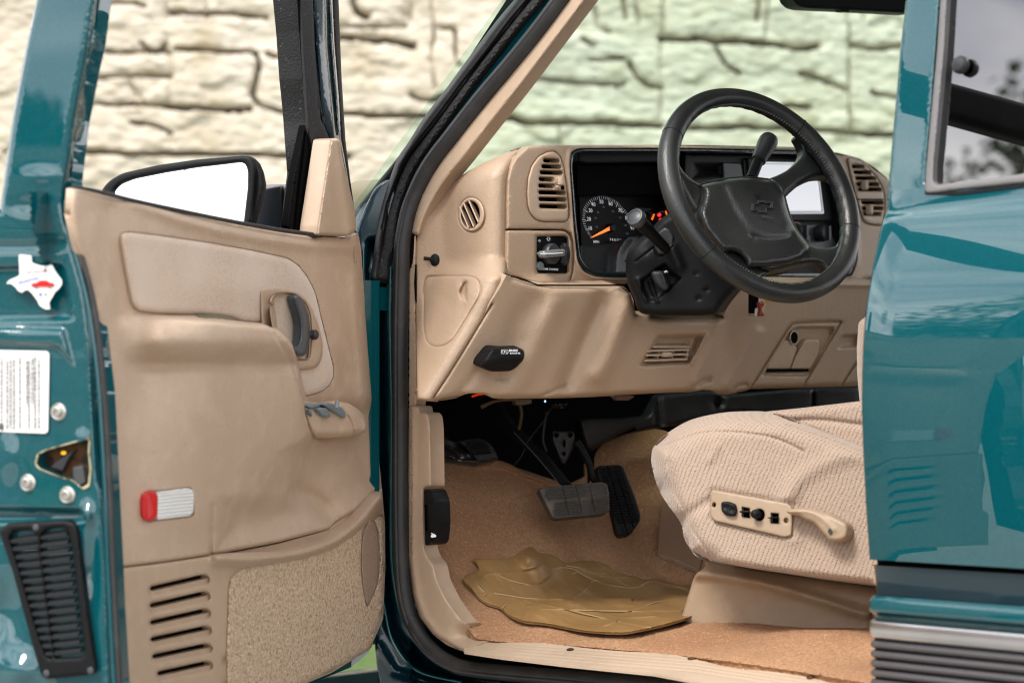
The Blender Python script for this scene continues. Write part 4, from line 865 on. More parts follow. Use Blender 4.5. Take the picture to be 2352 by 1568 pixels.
# window switch pod
pod = sheet('switch_pod', rc(fP(440, 1040, 470, 1060, 500, 1150, 640, 1160, 760, 1140, 880, 1165, 960, 1215, 1020, 1280, 1035, 1340, 1030, 1400, 990, 1425, 920, 1435, 900, 1450, 640, 1462, 580, 1445, 530, 1390, 490, 1280, 470, 1160), 8, 4), DP, M['tan'], trim, off=.038, thick=.05, rnd=16, rd=.022, res=6,
            feats=[('line', fP(870, 1270, 905, 1340, 925, 1440), -.003, 2.0), ('drop', fP(500, 1150, 640, 1158, 760, 1140, 880, 1165, 960, 1215, 1035, 1330), .012, 40)])
def nub(name, pts, m, off, rnd=4, rd=.004, th_=.012, par=pod): return sheet(name, rc(fP(*pts), 3, 3), DP, m, par, off=off, thick=th_, rnd=rnd, rd=rd, res=3)
nub('window_switch', (520, 1180, 560, 1163, 620, 1165, 636, 1185, 620, 1200, 560, 1215, 525, 1200), M['grey'], .040)
nub('window_switch', (595, 1210, 640, 1198, 690, 1205, 722, 1260, 720, 1282, 680, 1285, 655, 1275), M['grey'], .046)
nub('window_switch', (525, 1215, 550, 1210, 570, 1250, 566, 1280, 545, 1262), M['grey'], .044)
nub('mirror_switch', (645, 1175, 680, 1158, 740, 1165, 820, 1200, 850, 1240, 850, 1285, 830, 1290, 760, 1245, 690, 1205), M['grey'], .045, 5)
ptube('mirror_stick', fP(772, 1205, 775, 1175, 779, 1150), [5, 5, 4.5], DP, M['grey'], pod, off=.056, n=3)
nub('pod_end_cap', (930, 1300, 985, 1290, 1025, 1340, 1018, 1395, 950, 1420, 935, 1380), M['tan'], .034, 5)
# courtesy lamp
lamp = sheet('courtesy_lamp', rc(fC(1000, 348, 1200, 322, 1232, 335, 1240, 380, 1235, 480, 1215, 502, 1000, 528), 5), DP, M['lens'], trim, off=.004, thick=.012, rnd=3, rd=.003, res=4, feats=[RIDE] + [('line', fC(1010, 360 + k * 22, 1230, 338 + k * 22), -.0016, 1.3) for k in range(8)])
sheet('red_reflector', rc(fC(903, 400, 915, 358, 960, 345, 1000, 348, 1010, 380, 1008, 500, 985, 530, 930, 535, 905, 500), 5), DP, M['red'], trim, off=.006, thick=.014, rnd=4, rd=.004, res=4, feats=[RIDE])
# lower trim: pocket lip, louvres, carpet, speaker
slots = []
for k in range(6):
    x0, y0, x1, y1 = (957, 968, 1325, 882); dy = 108 * k; dx = (0, 0, 2, 4, 16, 48)[k]
    slots.append([tuple(p) for p in slot(*fC(x0 + dx, y0 + dy)[0], *fC(x1 + 4 * k, y1 + dy + (0, 0, 2, 4, 8, 12)[k])[0], 11.5)])
lp = D_(263, 1306, 380, 1291, 500, 1273, 520, 1270, 640, 1266, 700, 1256, 760, 1236, 820, 1195, 872, 1128, 878, 1128, 884, 1200, 885, 1300, 880, 1420, 850, 1490, 760, 1545, 650, 1590, 400, 1690, 292, 1740, 278, 1560, 268, 1440)
louv = [('poly', [tuple(p) for p in slot(s[10][0] - 3, s[10][1] + 5, s[3][0] + 4, s[3][1] + 7, 26)], -.006, 5, .5) for s in slots]
low = sheet('lower_trim', lp, DP, M['tan_smooth'], door, off=.002, thick=.03, res=8, rnd=0, holes=slots, smooth=70,
            feats=louv + [('drop', D_(263, 1306, 380, 1291, 500, 1273, 520, 1270), .006, 7), ('drop', D_(263, 1306, 278, 1560), .012, 14), ('line', cr(D_(500, 1282, 580, 1284, 680, 1272, 760, 1246, 820, 1204, 872, 1142), False), .016, 13)])
pk = sheet('map_pocket', D_(488, 1278, 640, 1248, 756, 1216, 806, 1176, 800, 1212, 740, 1245, 640, 1268, 560, 1278), DP, M['tan_smooth'], low, off=-.008, thick=.004)
for s in slots: sheet('slot_shade_sheet', [((x - 415) * 1.04 + 415, y + (3 if y > s[3][1] else -3)) for x, y in s], DP, M['black_matte'], low, off=-.014, thick=0)  # black sheets behind the slots stand in for the shade inside
cp = rc(fC(1445, 1568, 1440, 1400, 1455, 950, 1475, 880, 1545, 830, 1750, 795, 2000, 722, 2200, 615) + D_(850, 1200, 872, 1180, 881, 1185, 884, 1300, 880, 1400, 852, 1488, 760, 1540, 640, 1590, 520, 1640), 10, 4)
carp = sheet('door_carpet', cp, DP, M['carpet_door'], low, off=.006, thick=.014, rnd=9, rd=.008, res=7, feats=[('fn', lambda X: .0018 * rng.random(len(X))), ('poly', rc(fO(150, 700, 205, 605, 245, 700, 255, 850, 240, 1000, 180, 1135, 150, 1000, 143, 850), 6), -.006, 6, .4)], smooth=180)
ft = MB()                                    # loose fibres along the carpet edge
for k in range(900):
    i = random.randrange(len(cp)); a = np.array(cp[i]); b_ = np.array(cp[(i + 1) % len(cp)]); p = a + (b_ - a) * random.random()
    if p[0] < 640 and p[1] < 1500: continue
    if p[1] < 1180: continue
    q = p + rng.normal(size=2) * 3.2; A = DP.hit(p[0], p[1], .004); B = DP.hit(q[0], q[1], .008 + random.random() * .008); s_ = CU * .0003
    ft.add([A - s_, A + s_, B], [(0, 1, 2)])
tag(ft.build('carpet_fibres', M['carpet_door'], carp, 0), kind='stuff')
M['mesh'] = mat('speaker_cloth', (.42, .31, .23), .8, bump=('voronoi', 700, .8, .0015), var=[(800, (.15, .10, .07), .48, .62)])
sheet('speaker_grille', cr(fO(152, 740, 175, 660, 205, 622, 235, 690, 250, 830, 238, 990, 205, 1080, 180, 1120, 158, 1030, 146, 880), True, 4), DP, M['mesh'], low, off=.009, thick=.01, rnd=4, rd=.003)
sheet('screw_cover', rc(fN(100, 450, 106, 442, 112, 445, 118, 490, 116, 535, 108, 540, 102, 500), 3), DP, M['tan_smooth'], trim, off=.005, thick=.006, rnd=3, res=3, feats=[RIDE])
# ---- outside mirror on its arm
mir = part('side_mirror', (-.1, -.3, 1.2))
mc = DP.hit(430, 470, -.16)
mn = (DD * .97 + Vector((0, 0, .10)) + DN * .0).normalized()
MP = Plane(mc, mn)
mo_ = rc(fA(645, 1215, 700, 1150, 780, 1105, 1000, 1055, 1250, 1018, 1560, 990, 1600, 1000, 1628, 1050, 1622, 1200, 1600, 1420, 1500, 1520, 900, 1500, 650, 1400), 12, 4)
mi_ = rc(fA(715, 1225, 760, 1175, 850, 1140, 1050, 1100, 1250, 1068, 1530, 1035, 1565, 1045, 1582, 1090, 1580, 1200, 1553, 1430, 1400, 1480, 900, 1440), 9, 4)
mh = sheet('mirror_housing', mo_, MP, M['black'], mir, off=.0, thick=.012, rnd=7, rd=.006, holes=[mi_], back=False)
sheet('mirror_glass', [((x - 420) * 1.01 + 420, (y - 460) * 1.01 + 460) for x, y in mi_], MP, M['mirror'], mir, off=-.006, thick=.002)
sheet('mirror_shell', rc(fA(1570, 988, 1610, 1000, 1650, 1040, 1675, 1100, 1690, 1182, 1660, 1300, 1600, 1500, 1500, 1500, 1560, 1100), 6), MP, M['black'], mir, off=-.012, thick=.006, rnd=9, rd=.01)
sheet('mirror_arm', rc(fA(1600, 1180, 1640, 1185, 1660, 1200, 1790, 1178, 1830, 1190, 1855, 1170, 1880, 1490, 1600, 1490), 4), DP.shift(-.10), mat('mirror_arm_plastic', (.10, .105, .12), .3), mir, off=.0, thick=.05, rnd=7, rd=.008, feats=[('line', fA(1805, 1180, 1810, 1490), -.01, 3)])
# ================================================================== DASHBOARD
dash = part('dashboard', (.1, .95, .9))
DX = XP(.22)
# end cap facing the door: bends from the door side round to the driver
EC0 = Plane(SJ_r.hit(1000, 700) + Vector((0, .02, 0)), (.42, -.9, .08)); KP = Plane(XP(.25).hit(1250, 760), (1, -.12, -.26))
seam = fE(1200, 62, 1120, 132, 1062, 230, 1033, 340, 1024, 470, 1022, 780, 1018, 1160, 960, 1290, 872, 1430, 812, 1560) + fG(895, 0, 700, 320, 500, 640, 362, 846)
ecp = fE(350, 560, 430, 470, 560, 362, 700, 272, 850, 192, 1000, 122, 1110, 80) + seam + fG(300, 842, 246, 836, 240, 500, 232, 0) + fE(230, 1250, 234, 900, 250, 750, 290, 650)
class CapSurf:                               # meets the driver's side of the dash at the seam
    n = EC0.n
    def hit(s, px, py, off=0.0):
        d = float(pdist(seam, np.array([[px, py]], float), False)[0]); w_ = (1 - min(1, d / 150)); w_ = w_ * w_ * (3 - 2 * w_) if 1 else w_
        k = min(1, max(0, (py - 590) / 50)); a = EC0.hit(px, py, off); b = DX.hit(px, py, off - .004) * (1 - k) + KP.hit(px, py, off - .004) * k
        return a * (1 - w_) + b * w_
EC = CapSurf()
fuse = rc(fE(322, 1195, 500, 1190, 700, 1190, 770, 1215, 802, 1310, 780, 1380, 670, 1560) + fG(560, 312, 490, 366, 430, 378, 370, 374, 318, 325, 300, 200) + fE(300, 1560, 304, 1300), 9, 4)
ec = sheet('end_cap', ecp, EC, M['tan_dash'], dash, off=.0, thick=.03, rnd=6, rd=.005, res=8, smooth=70, holes=[ell(*fE(715, 655)[0], 30, 38.5, 40)],
           feats=[('line', fuse + fuse[:1], -.0035, 2.2), ('drop', fE(350, 560, 430, 470, 560, 362, 700, 272, 850, 192, 1000, 122, 1200, 62), .035, 42), ('drop', seam[1:8], .012, 16),
                  ('bump', *fE(640, 1320)[0], -.010, 7, 22), ('poly', rc(fE(684, 1222, 684, 1425, 655, 1410, 605, 1350, 600, 1320, 640, 1240), 5), -.011, 6, 0), ('bump', 1060, 840, .003, 60, 80)])
vr = MB(); ev = ell(*fE(715, 655)[0], 31, 40, 40)
sheet('side_vent_ring', ell(*fE(715, 655)[0], 30.2, 38.8, 44), EC, M['tan_smooth'], dash, off=.006, thick=.012, rnd=5, rd=.005, res=4, holes=[ell(*fE(708, 655)[0], 21.5, 31.5, 36)])
sheet('vent_cavity', ell(*fE(715, 655)[0], 31, 40), EC, M['black_matte'], dash, off=-.03, thick=0)
for a in ((628, 590, 705, 775), (662, 560, 750, 765), (708, 540, 790, 725)):
    q = fE(*a); p0, p1 = EC.hit(*q[0], -.002), EC.hit(*q[1], -.002); d = (p1 - p0) / 2; MB().box((p0 + p1) / 2, d, EC.n * .008, d.cross(EC.n).normalized() * .0011).build('vent_slat', M['tan_smooth'], dash)
MB().lathe(EC.hit(*fE(400, 1050)[0], 0), EC.n, [(.0105, 0), (.0105, .002), (.008, .004), (.0045, .005)], 24, sx=.8).tube([EC.hit(*fE(400, 1047)[0], .0), EC.hit(*fE(326, 1043)[0], .0) + EC.n * .012], .0032, 10).build('door_lamp_button', M['black'], dash)
sheet('end_cap_edge', fE(225, 1090, 232, 1090, 234, 1420, 225, 1400, 216, 1250), JS, M['black_matte'], dash, off=.002, thick=.002)
# driver's bezel with the left vent and the cluster opening
opening = rc(D_(1308, 372, 1312, 348, 1330, 341, 1600, 341, 1840, 346, 1898, 353, 1922, 372, 1943, 420, 1958, 486, 1968, 545, 1969, 600, 1955, 635, 1900, 640, 1440, 638, 1400, 638, 1365, 635, 1340, 624, 1327, 600, 1318, 520), 10, 5)
vp = rc(fE(1440, 105, 1380, 110, 1300, 150, 1240, 230, 1207, 340, 1198, 470, 1205, 580, 1230, 650, 1280, 700, 1340, 715, 1530, 716, 1560, 690, 1562, 600, 1540, 400, 1520, 250, 1490, 150), 6, 3)
cv = rc(fI(1855, 680, 1880, 662, 1950, 690, 2030, 760, 2090, 830, 2130, 900, 2150, 960, 2155, 1100, 2130, 1210, 2040, 1205, 1990, 1180, 1960, 1100, 1930, 1003, 1900, 880), 5, 3)
bzp = fE(1252, 54, 1200, 62, 1120, 132, 1062, 230, 1033, 340, 1026, 470, 1024, 600, 1024, 778, 1400, 781, 1520, 785, 1575, 815, 1600, 900, 1607, 1000, 1598, 1150, 1570, 1260, 2060, 1258, 2068, 1240) + D_(1460, 651, 1700, 651, 1965, 649, 1990, 640, 2060, 636, 2075, 480, 2050, 420, 2010, 385, 1975, 364, 1930, 352, 1880, 343, 1840, 338, 1600, 333, 1411, 333, 1300, 333)
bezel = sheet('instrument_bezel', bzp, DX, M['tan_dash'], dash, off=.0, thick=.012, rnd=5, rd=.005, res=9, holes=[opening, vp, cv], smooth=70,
              feats=[('poly', [((x - 1640) * 1.03 + 1640, (y - 490) * 1.06 + 490) for x, y in opening], .006, 10), ('drop', fE(1120, 132, 1200, 62, 1300, 50) + D_(1411, 333, 1840, 338, 1975, 364, 2050, 420), .012, 7)])
def vent(name, outl, slots_, par, surf, ctr, k=1.0):
    hs = [[tuple(p) for p in slot(a, y, b, y + dy, h_)] for a, b, y, dy, h_ in slots_]
    o = sheet(name, outl, surf, M['tan_smooth'], par, off=.004, thick=.03, rnd=6, rd=.006, res=6, holes=hs)
    for h_ in hs:
        xs_ = [p[0] for p in h_]; ys_ = [p[1] for p in h_]
        sheet('vent_slot_back', [(min(xs_) - 2, min(ys_) - 3), (max(xs_) + 2, min(ys_) - 3), (max(xs_) + 2, max(ys_) + 3), (min(xs_) - 2, max(ys_) + 3)], surf, M['black_matte'], par, off=-.024, thick=0)
    return o
sl_ = []
for y, a, b in ((183, 1340, 1477), (235, 1325, 1492), (287, 1311, 1505), (345, 1302, 1430), (402, 1299, 1440), (460, 1299, 1532), (519, 1300, 1538), (580, 1305, 1542)):
    q = fE(a, y, b, y + 7); sl_.append((q[0][0], q[1][0], q[0][1], q[1][1] - q[0][1], 9.6))
vent('driver_vent', vp, sl_, dash, DX, None)
for q in ((1448, 330, 1500, 385), (1455, 400, 1490, 430)):
    a, b = fE(*q); sheet('vent_tab', rc([(a[0], a[1]), (b[0], a[1]), (b[0], b[1]), (a[0], b[1])], 3), DX, M['tan_smooth'], dash, off=.009, thick=.01, rnd=3, rd=.003, res=3)
MB().lathe(DX.hit(*fE(1482, 365)[0], .006), (0, 0, 1), [(.004, -.008), (.0075, -.006), (.0085, 0), (.0075, .006), (.004, .008)], 18).build('vent_wheel', M['tan_smooth'], dash)
for q in ((1497, 350, 1518, 382), (1495, 402, 1526, 440)):
    a, b = fE(*q); sheet('vent_slot_back', rc([(a[0], a[1]), (b[0], a[1]), (b[0], b[1]), (a[0], b[1])], 2), DX, M['black_matte'], dash, off=.0045, thick=0, res=3)
sl_ = []
for y, a, b in ((740, 1893, 1992), (786, 1906, 2046), (832, 1920, 2086), (880, 1932, 2110), (922, 1944, 2130), (1027, 1968, 2145), (1072, 1975, 2143), (1117, 1986, 2122)):
    q = fI(a, y, b, y + 3); sl_.append((q[0][0], q[1][0], q[0][1], q[1][1] - q[0][1], 7.5))
vent('centre_vent', cv, sl_, dash, DX, None)
bar('vent_seam', fI(1930, 1002, 2150, 1002), 1.2, DX, M['black_matte'], dash, off=.0048, curve=False)
for x, y in fI(1997, 888, 2035, 1085): MB().rbox(DX.hit(x, y, .010), (.006, 0, 0), (0, .006, 0), (0, 0, .010), .6).build('vent_tab', M['tan_smooth'], dash)
# passenger side of the dash beyond, and the dash top
MB().rbox((.0, 1.50, 1.20), (.18, 0, 0), (0, .34, 0), (0, 0, .185), .5).rbox((-.14, .9, 1.30), (.12, 0, 0), (0, .78, 0), (0, 0, .05), .6).build('dash_pad', M['olive'], dash)
# switch panel with the lamp switch
spn = rc(fE(1028, 794, 1480, 794, 1530, 800, 1568, 840, 1588, 900, 1596, 1000, 1588, 1150, 1560, 1264, 1300, 1262, 1180, 1217, 1018, 1168, 1022, 1000), 5, 4)
plate = rc(fE(1284, 845, 1530, 842, 1552, 870, 1552, 1165, 1300, 1165, 1284, 1140), 6, 4)
sheet('switch_panel', spn, DX, M['tan_dash'], dash, off=.002, thick=.012, rnd=5, rd=.004, res=8, holes=[plate], feats=[('poly', [((x - 1268) * 1.18 + 1268, (y - 585) * 1.14 + 585) for x, y in plate], -.006, 9), ('bump', 1250, 650, .008, 50, 14)])
sw = sheet('headlight_switch', [((x - 1268) * 1.04 + 1268, (y - 585) * 1.03 + 585) for x, y in plate], DX, M['black'], dash, off=-.008, thick=.004)
MB().lathe(DX.hit(*fE(1390, 997)[0], -.008), (1, 0, 0), [(.0175, 0), (.0175, .010), (.0155, .013)], 36).build('lamp_knob', M['grey_dk'], dash)
q0, q1 = DX.hit(*fE(1318, 1003)[0], .010), DX.hit(*fE(1512, 985)[0], .010)
MB().rbox((q0 + q1) / 2, (q1 - q0) / 2, (.009, 0, 0), (0, -.0008, .0062), .8).build('lamp_knob_grip', M['chrome'] if 0 else mat('grey_satin_knob', (.20, .205, .20), .25, .2), dash)
sheet('switch_pointer', fE(1318, 990, 1440, 988, 1512, 984, 1512, 992, 1440, 997, 1318, 1000), DX, M['print'], dash, off=.0195, thick=.0005)
cw = DX.hit(*fE(1516, 1000)[0], -.006); MB().lathe(cw, (0, 1, 0), [(.016, -.006), (.020, -.004), (.020, .004), (.016, .006)], 30, sx=.6).build('dimmer_wheel', M['charcoal'], dash)
for k in range(-4, 5): MB().box(DX.hit(*fE(1517, 1000 + k * 17)[0], .006 - abs(k) * .0007), (.0008, 0, 0), (0, .0062, 0), (0, 0, .0012)).build('dimmer_ridge', M['grey_dk'], dash)
MB().lathe(DX.hit(*fE(1303, 1103)[0], -.008), (1, 0, 0), [(.0075, 0), (.0075, .004), (.006, .006)], 20).build('dome_button', M['grey'], dash)
YD = (0, 1, 0)
txt('switch_lettering', [('DOME OVERRIDE', *fE(1403, 1131)[0], 4.6, 1.02, .01), ('FF', *fE(1296, 994)[0], 4.2, 1, .02), ('=D', *fE(1306, 884)[0], 5, 1, .0)], DX, M['print'], dash, -.006, YD)
s = MB(); c = fE(1387, 866)[0]
for k in range(8):
    if k == 2: continue
    a = k * math.pi / 4; p0 = DX.hit(c[0] + math.cos(a) * 3.6, c[1] - math.sin(a) * 4.2, -.0065); p1 = DX.hit(c[0] + math.cos(a) * 5, c[1] - math.sin(a) * 6, -.0065); s.tube([p0, p1], .00035, 5)
s.tube([DX.hit(x, y, -.0065) for x, y in ell(c[0], c[1], 2.4, 3.2, 16)], .00035, 5, True); s.build('lamp_symbol', M['print'], dash)
# opening liner, cluster well, gauges
liner = sheet('cluster_rim', opening, DX, mat('cluster_rim_plastic', (.012, .02, .022), .22, coat=.4), dash, off=.004, thick=.10, rnd=5, rd=.006, res=7, holes=[rc([((x - 1640) * .972 + 1638, (y - 490) * .925 + 487) for x, y in opening], 4)])
GB = XP(.115)
sheet('cluster_well', D_(1306, 352, 1580, 352, 1580, 640, 1316, 640), GB, M['black_matte'], dash, off=0, thick=.004)
sheet('cluster_hood', rc(D_(1325, 350, 1600, 350, 1610, 366, 1605, 372, 1345, 376, 1328, 372), 4), XP(.17), M['black'], dash, off=0, thick=.03, rnd=4, rd=.005)
sheet('cluster_hood', D_(1335, 380, 1620, 380, 1620, 445, 1335, 448), XP(.14), M['black_matte'], dash, off=0, thick=.01)
GF = Plane(XP(.125).hit(1400, 520), (1, 0, .12))
gauge = sheet('gauge_face', D_(1330, 440, 1580, 440, 1580, 600, 1338, 600), GF, mat('gauge_black', (.003, .003, .0035), .5, spec=.1), dash, off=0, thick=.002)
UZ = (-.12, 0, 1)
txt('speed_numbers', [(n_, *fE(x, y)[0], 8.4, 1.12, .012) for n_, x, y in (('10', 1748, 775), ('20', 1738, 695), ('30', 1752, 621), ('40', 1778, 568), ('50', 1847, 545), ('60', 1927, 562), ('70', 2010, 620), ('80', 2070, 686), ('90', 2115, 772))], GF, M['print'], gauge, .001, YD, UZ)
txt('kilometre_numbers', [(n_, *fE(x, y)[0], 4.4, 1.1, 0) for n_, x, y in (('20', 1805, 762), ('40', 1795, 686), ('60', 1816, 635), ('80', 1866, 590), ('100', 1945, 628), ('120', 2010, 683), ('140', 2055, 750), ('160', 2070, 822))] + [('UNLEADED FUEL ONLY', *fE(2210, 606)[0], 3.4, 1.1, 0)], GF, M['print_dim'], gauge, .001, YD, UZ)
txt('gauge_lettering', [('MPH', *fE(1803, 893)[0], 6.2, 1.1, .01), ('P R N D 3 2 1', *fE(1985, 878)[0], 6.0, 1.0, .01)], GF, M['print'], gauge, .001, YD, UZ)
ring = cr(fE(1752, 858, 1722, 810, 1690, 740, 1682, 680, 1696, 590, 1750, 524, 1836, 491, 1925, 510, 1985, 545, 2030, 592, 2095, 662, 2125, 740), False, 8)
R_ = resample(ring, .5, False); gc = np.array(fE(1900, 770)[0]); s = MB()
tick_at = np.linspace(0, len(R_) - 1, 49)
for k, i in enumerate(tick_at):
    p = R_[int(i)]; d = gc - p; l = .17 if k % 5 == 0 else .10; q = p + d * l
    a, b = GF.hit(p[0], p[1], .0012), GF.hit(q[0], q[1], .0012); s.tube([a, b], .0005 if k % 5 == 0 else .00028, 4)
s.build('tick_marks', M['print'], gauge)
a, b = GF.hit(*fE(1935, 768)[0], .006), GF.hit(*fE(1764, 852)[0], .006); up_ = Vector((0, 0, 1)).cross((b - a)).cross(b - a).normalized()
s = MB(); side = (b - a).cross(Vector((1, 0, 0))).normalized()
s.add([a + side * .0036, a - side * .0036, b - side * .0009, b + side * .0009], [(0, 1, 2, 3)]); s.build('speed_needle', M['orange'], gauge, 0)
MB().lathe(GF.hit(*fE(1925, 772)[0], .001), (1, 0, 0), [(.008, 0), (.008, .006), (.006, .008)], 24).build('needle_hub', M['black'], gauge)
for cx, cy, ro in ((1, 0, 0),): pass
s = MB()
fc = np.array(fE(2232, 672)[0])
for k in range(9):
    a_ = math.radians(160 - k * 20); p = fc + np.array([math.cos(a_) * 17, -math.sin(a_) * 14]); q = fc + np.array([math.cos(a_) * 13, -math.sin(a_) * 11]); s.tube([GF.hit(*p, .0012), GF.hit(*q, .0012)], .0005, 4)
s.build('fuel_ticks', M['print_dim'], gauge)
sheet('fuel_needle', fI(316, 1118, 322, 1122, 306, 1168, 296, 1160), GF, M['orange'], gauge, off=.004, thick=.001, res=3)
sheet('temperature_needle', fI(408, 1094, 414, 1092, 424, 1125, 416, 1128), GF, M['orange'], gauge, off=.004, thick=.001, res=3)
for x, y in fI(360, 1126, 372, 1165): sheet('warning_lamp', ell(x, y, 4, 4, 14), GF, mat('red_lamp', (.7, .02, .02), .4, emit=((1, .03, .03), .8)), gauge, off=.003, thick=.001, res=3)
bar('gauge_arc', fI(355, 1110, 385, 1100, 425, 1112), .8, GF, M['print_dim'], gauge, off=.002, thick=.0005)
# shelf below the gauges
sheet('cluster_shelf', rc(fE(1665, 918, 1800, 914, 1950, 900, 2070, 850, 2200, 835, 2260, 900, 2200, 1250, 1740, 1245, 1690, 1190, 1670, 1080), 8, 4), Plane(XP(.15).hit(1380, 590), (1, -.1, .45)), M['charcoal'], dash, off=0, thick=.02, rnd=5, rd=.005,
      feats=[('line', cr(fE(2080, 845, 2020, 930, 1985, 1010, 1975, 1170), False), .016, 12), ('line', cr(fE(1690, 1110, 1730, 1178, 1800, 1186, 1990, 1185), False), -.004, 4)])
# centre stack: blank panel, display, climate controls
CS = XP(.185)
stack = sheet('centre_stack', rc(D_(1572, 352, 1900, 358, 1935, 420, 1960, 560, 1955, 636, 1560, 640), 6), CS, M['black'], dash, off=0, thick=.02, rnd=4, rd=.005, feats=[('poly', rc(D_(1590, 372, 1658, 372, 1664, 408, 1582, 416), 8), -.02, 30, 0)])
sheet('blank_panel', rc(fI(862, 705, 1000, 710, 1015, 735, 1028, 835, 1015, 860, 872, 860), 4), CS, M['charcoal'], stack, off=.006, thick=.01, rnd=3, rd=.003, res=4)
sheet('stack_pillar', rc(fI(1025, 680, 1090, 682, 1095, 720, 1070, 850, 1040, 850), 3), CS, M['charcoal'], stack, off=.004, thick=.01, rnd=3, rd=.003, res=4)
sheet('display_frame', rc(D_(1716, 362, 1893, 366, 1896, 372, 1912, 500, 1908, 508, 1730, 508), 6), CS, M['black'], stack, off=.010, thick=.02, rnd=3, rd=.003)
scr = sheet('display_screen', rc(D_(1729, 371, 1878, 374, 1893, 491, 1740, 492), 3), CS, M['screen'], stack, off=.0125, thick=.003, rnd=1.5, rd=.001)
bar('screen_bezel', D_(1733, 376, 1876, 378, 1889, 487, 1743, 488, 1733, 376), .7, CS, M['print_dim'], scr, off=.0132, thick=.0004, curve=False)
txt('screen_mark', [('. . .', 1802, 373.4, 3.2)], CS, M['print_dim'], scr, .014, YD)
sheet('climate_panel', rc(D_(1740, 514, 1900, 516, 1920, 560, 1915, 600, 1740, 600), 5), CS, M['grey_dk'], stack, off=.006, thick=.01, rnd=3, rd=.003)
for nm, (x, y), r, m, sq in (('climate_knob', fI(1628, 1275)[0], 19, M['charcoal'], .72), ('climate_knob', fI(1448, 1255)[0], 14, M['charcoal'], .72)):
    p = CS.hit(x, y, .006); rr = r * (p - CC).length / FPX
    MB().lathe(p, (1, 0, 0), [(rr, 0), (rr, .010), (rr * .86, .020), (rr * .5, .022)], 32, sx=1.05).box(p + Vector((.024, 0, 0)), (.004, 0, 0), (0, .0028, 0), (0, 0, rr * .85)).build(nm, m, stack)
p = CS.hit(*fI(1530, 1312)[0], .006); MB().lathe(p, (1, 0, 0), [(.0075, 0), (.0075, .004), (.006, .006)], 20).build('climate_button', M['grey_dk'], stack)
sheet('red_arc', [(x, y) for x, y in ell(*fI(1448, 1240)[0], 15, 17, 30)], CS, M['red_dark'], stack, off=.0065, thick=.0005, res=3, holes=[ell(*fI(1446, 1243)[0], 14, 16, 30)])
sheet('ash_tray_rail', D_(1756, 631, 1900, 631, 1903, 634, 1756, 636), CS, M['satin'], stack, off=.02, thick=.01)
sheet('stack_corner', fJ(1215, 85, 1250, 75, 1280, 95, 1215, 97), CS, M['grey'], stack, off=.015, thick=.004, res=4)
# ---- knee panel
KP = Plane(XP(.25).hit(1250, 760), (1, -.12, -.26))
kp_ = fE(1022, 1180, 1080, 1196, 1150, 1212, 1230, 1245, 1300, 1270, 1420, 1276, 1560, 1276, 2000, 1277, 2055, 1290, 2100, 1335, 2125, 1400, 2136, 1480) + fJ(165, 385, 172, 415, 200, 432, 400, 446, 640, 450, 860, 440, 884, 400, 890, 330, 900, 300, 935, 240, 980, 200, 1030, 195, 1066, 232, 1068, 428, 1195, 430, 1210, 300) + D_(1700 + 80, 650, 1966, 651, 1985, 652, 2060, 655, 2060, 884, 1980, 886) + \
    fJ(1500, 1000, 1080, 1012, 1050, 1022, 960, 1045, 900, 1056, 850, 1055, 820, 1035, 780, 1022, 700, 1018, 620, 1034, 300, 1046, 0, 1062) + fG(1950, 806, 1700, 818, 1400, 828, 1150, 830, 960, 832, 900, 825, 870, 800, 855, 782, 760, 782, 690, 785, 650, 795, 580, 825, 460, 845, 366, 851, 500, 645, 700, 325, 895, 5) + fE(812, 1568, 872, 1437, 960, 1297)
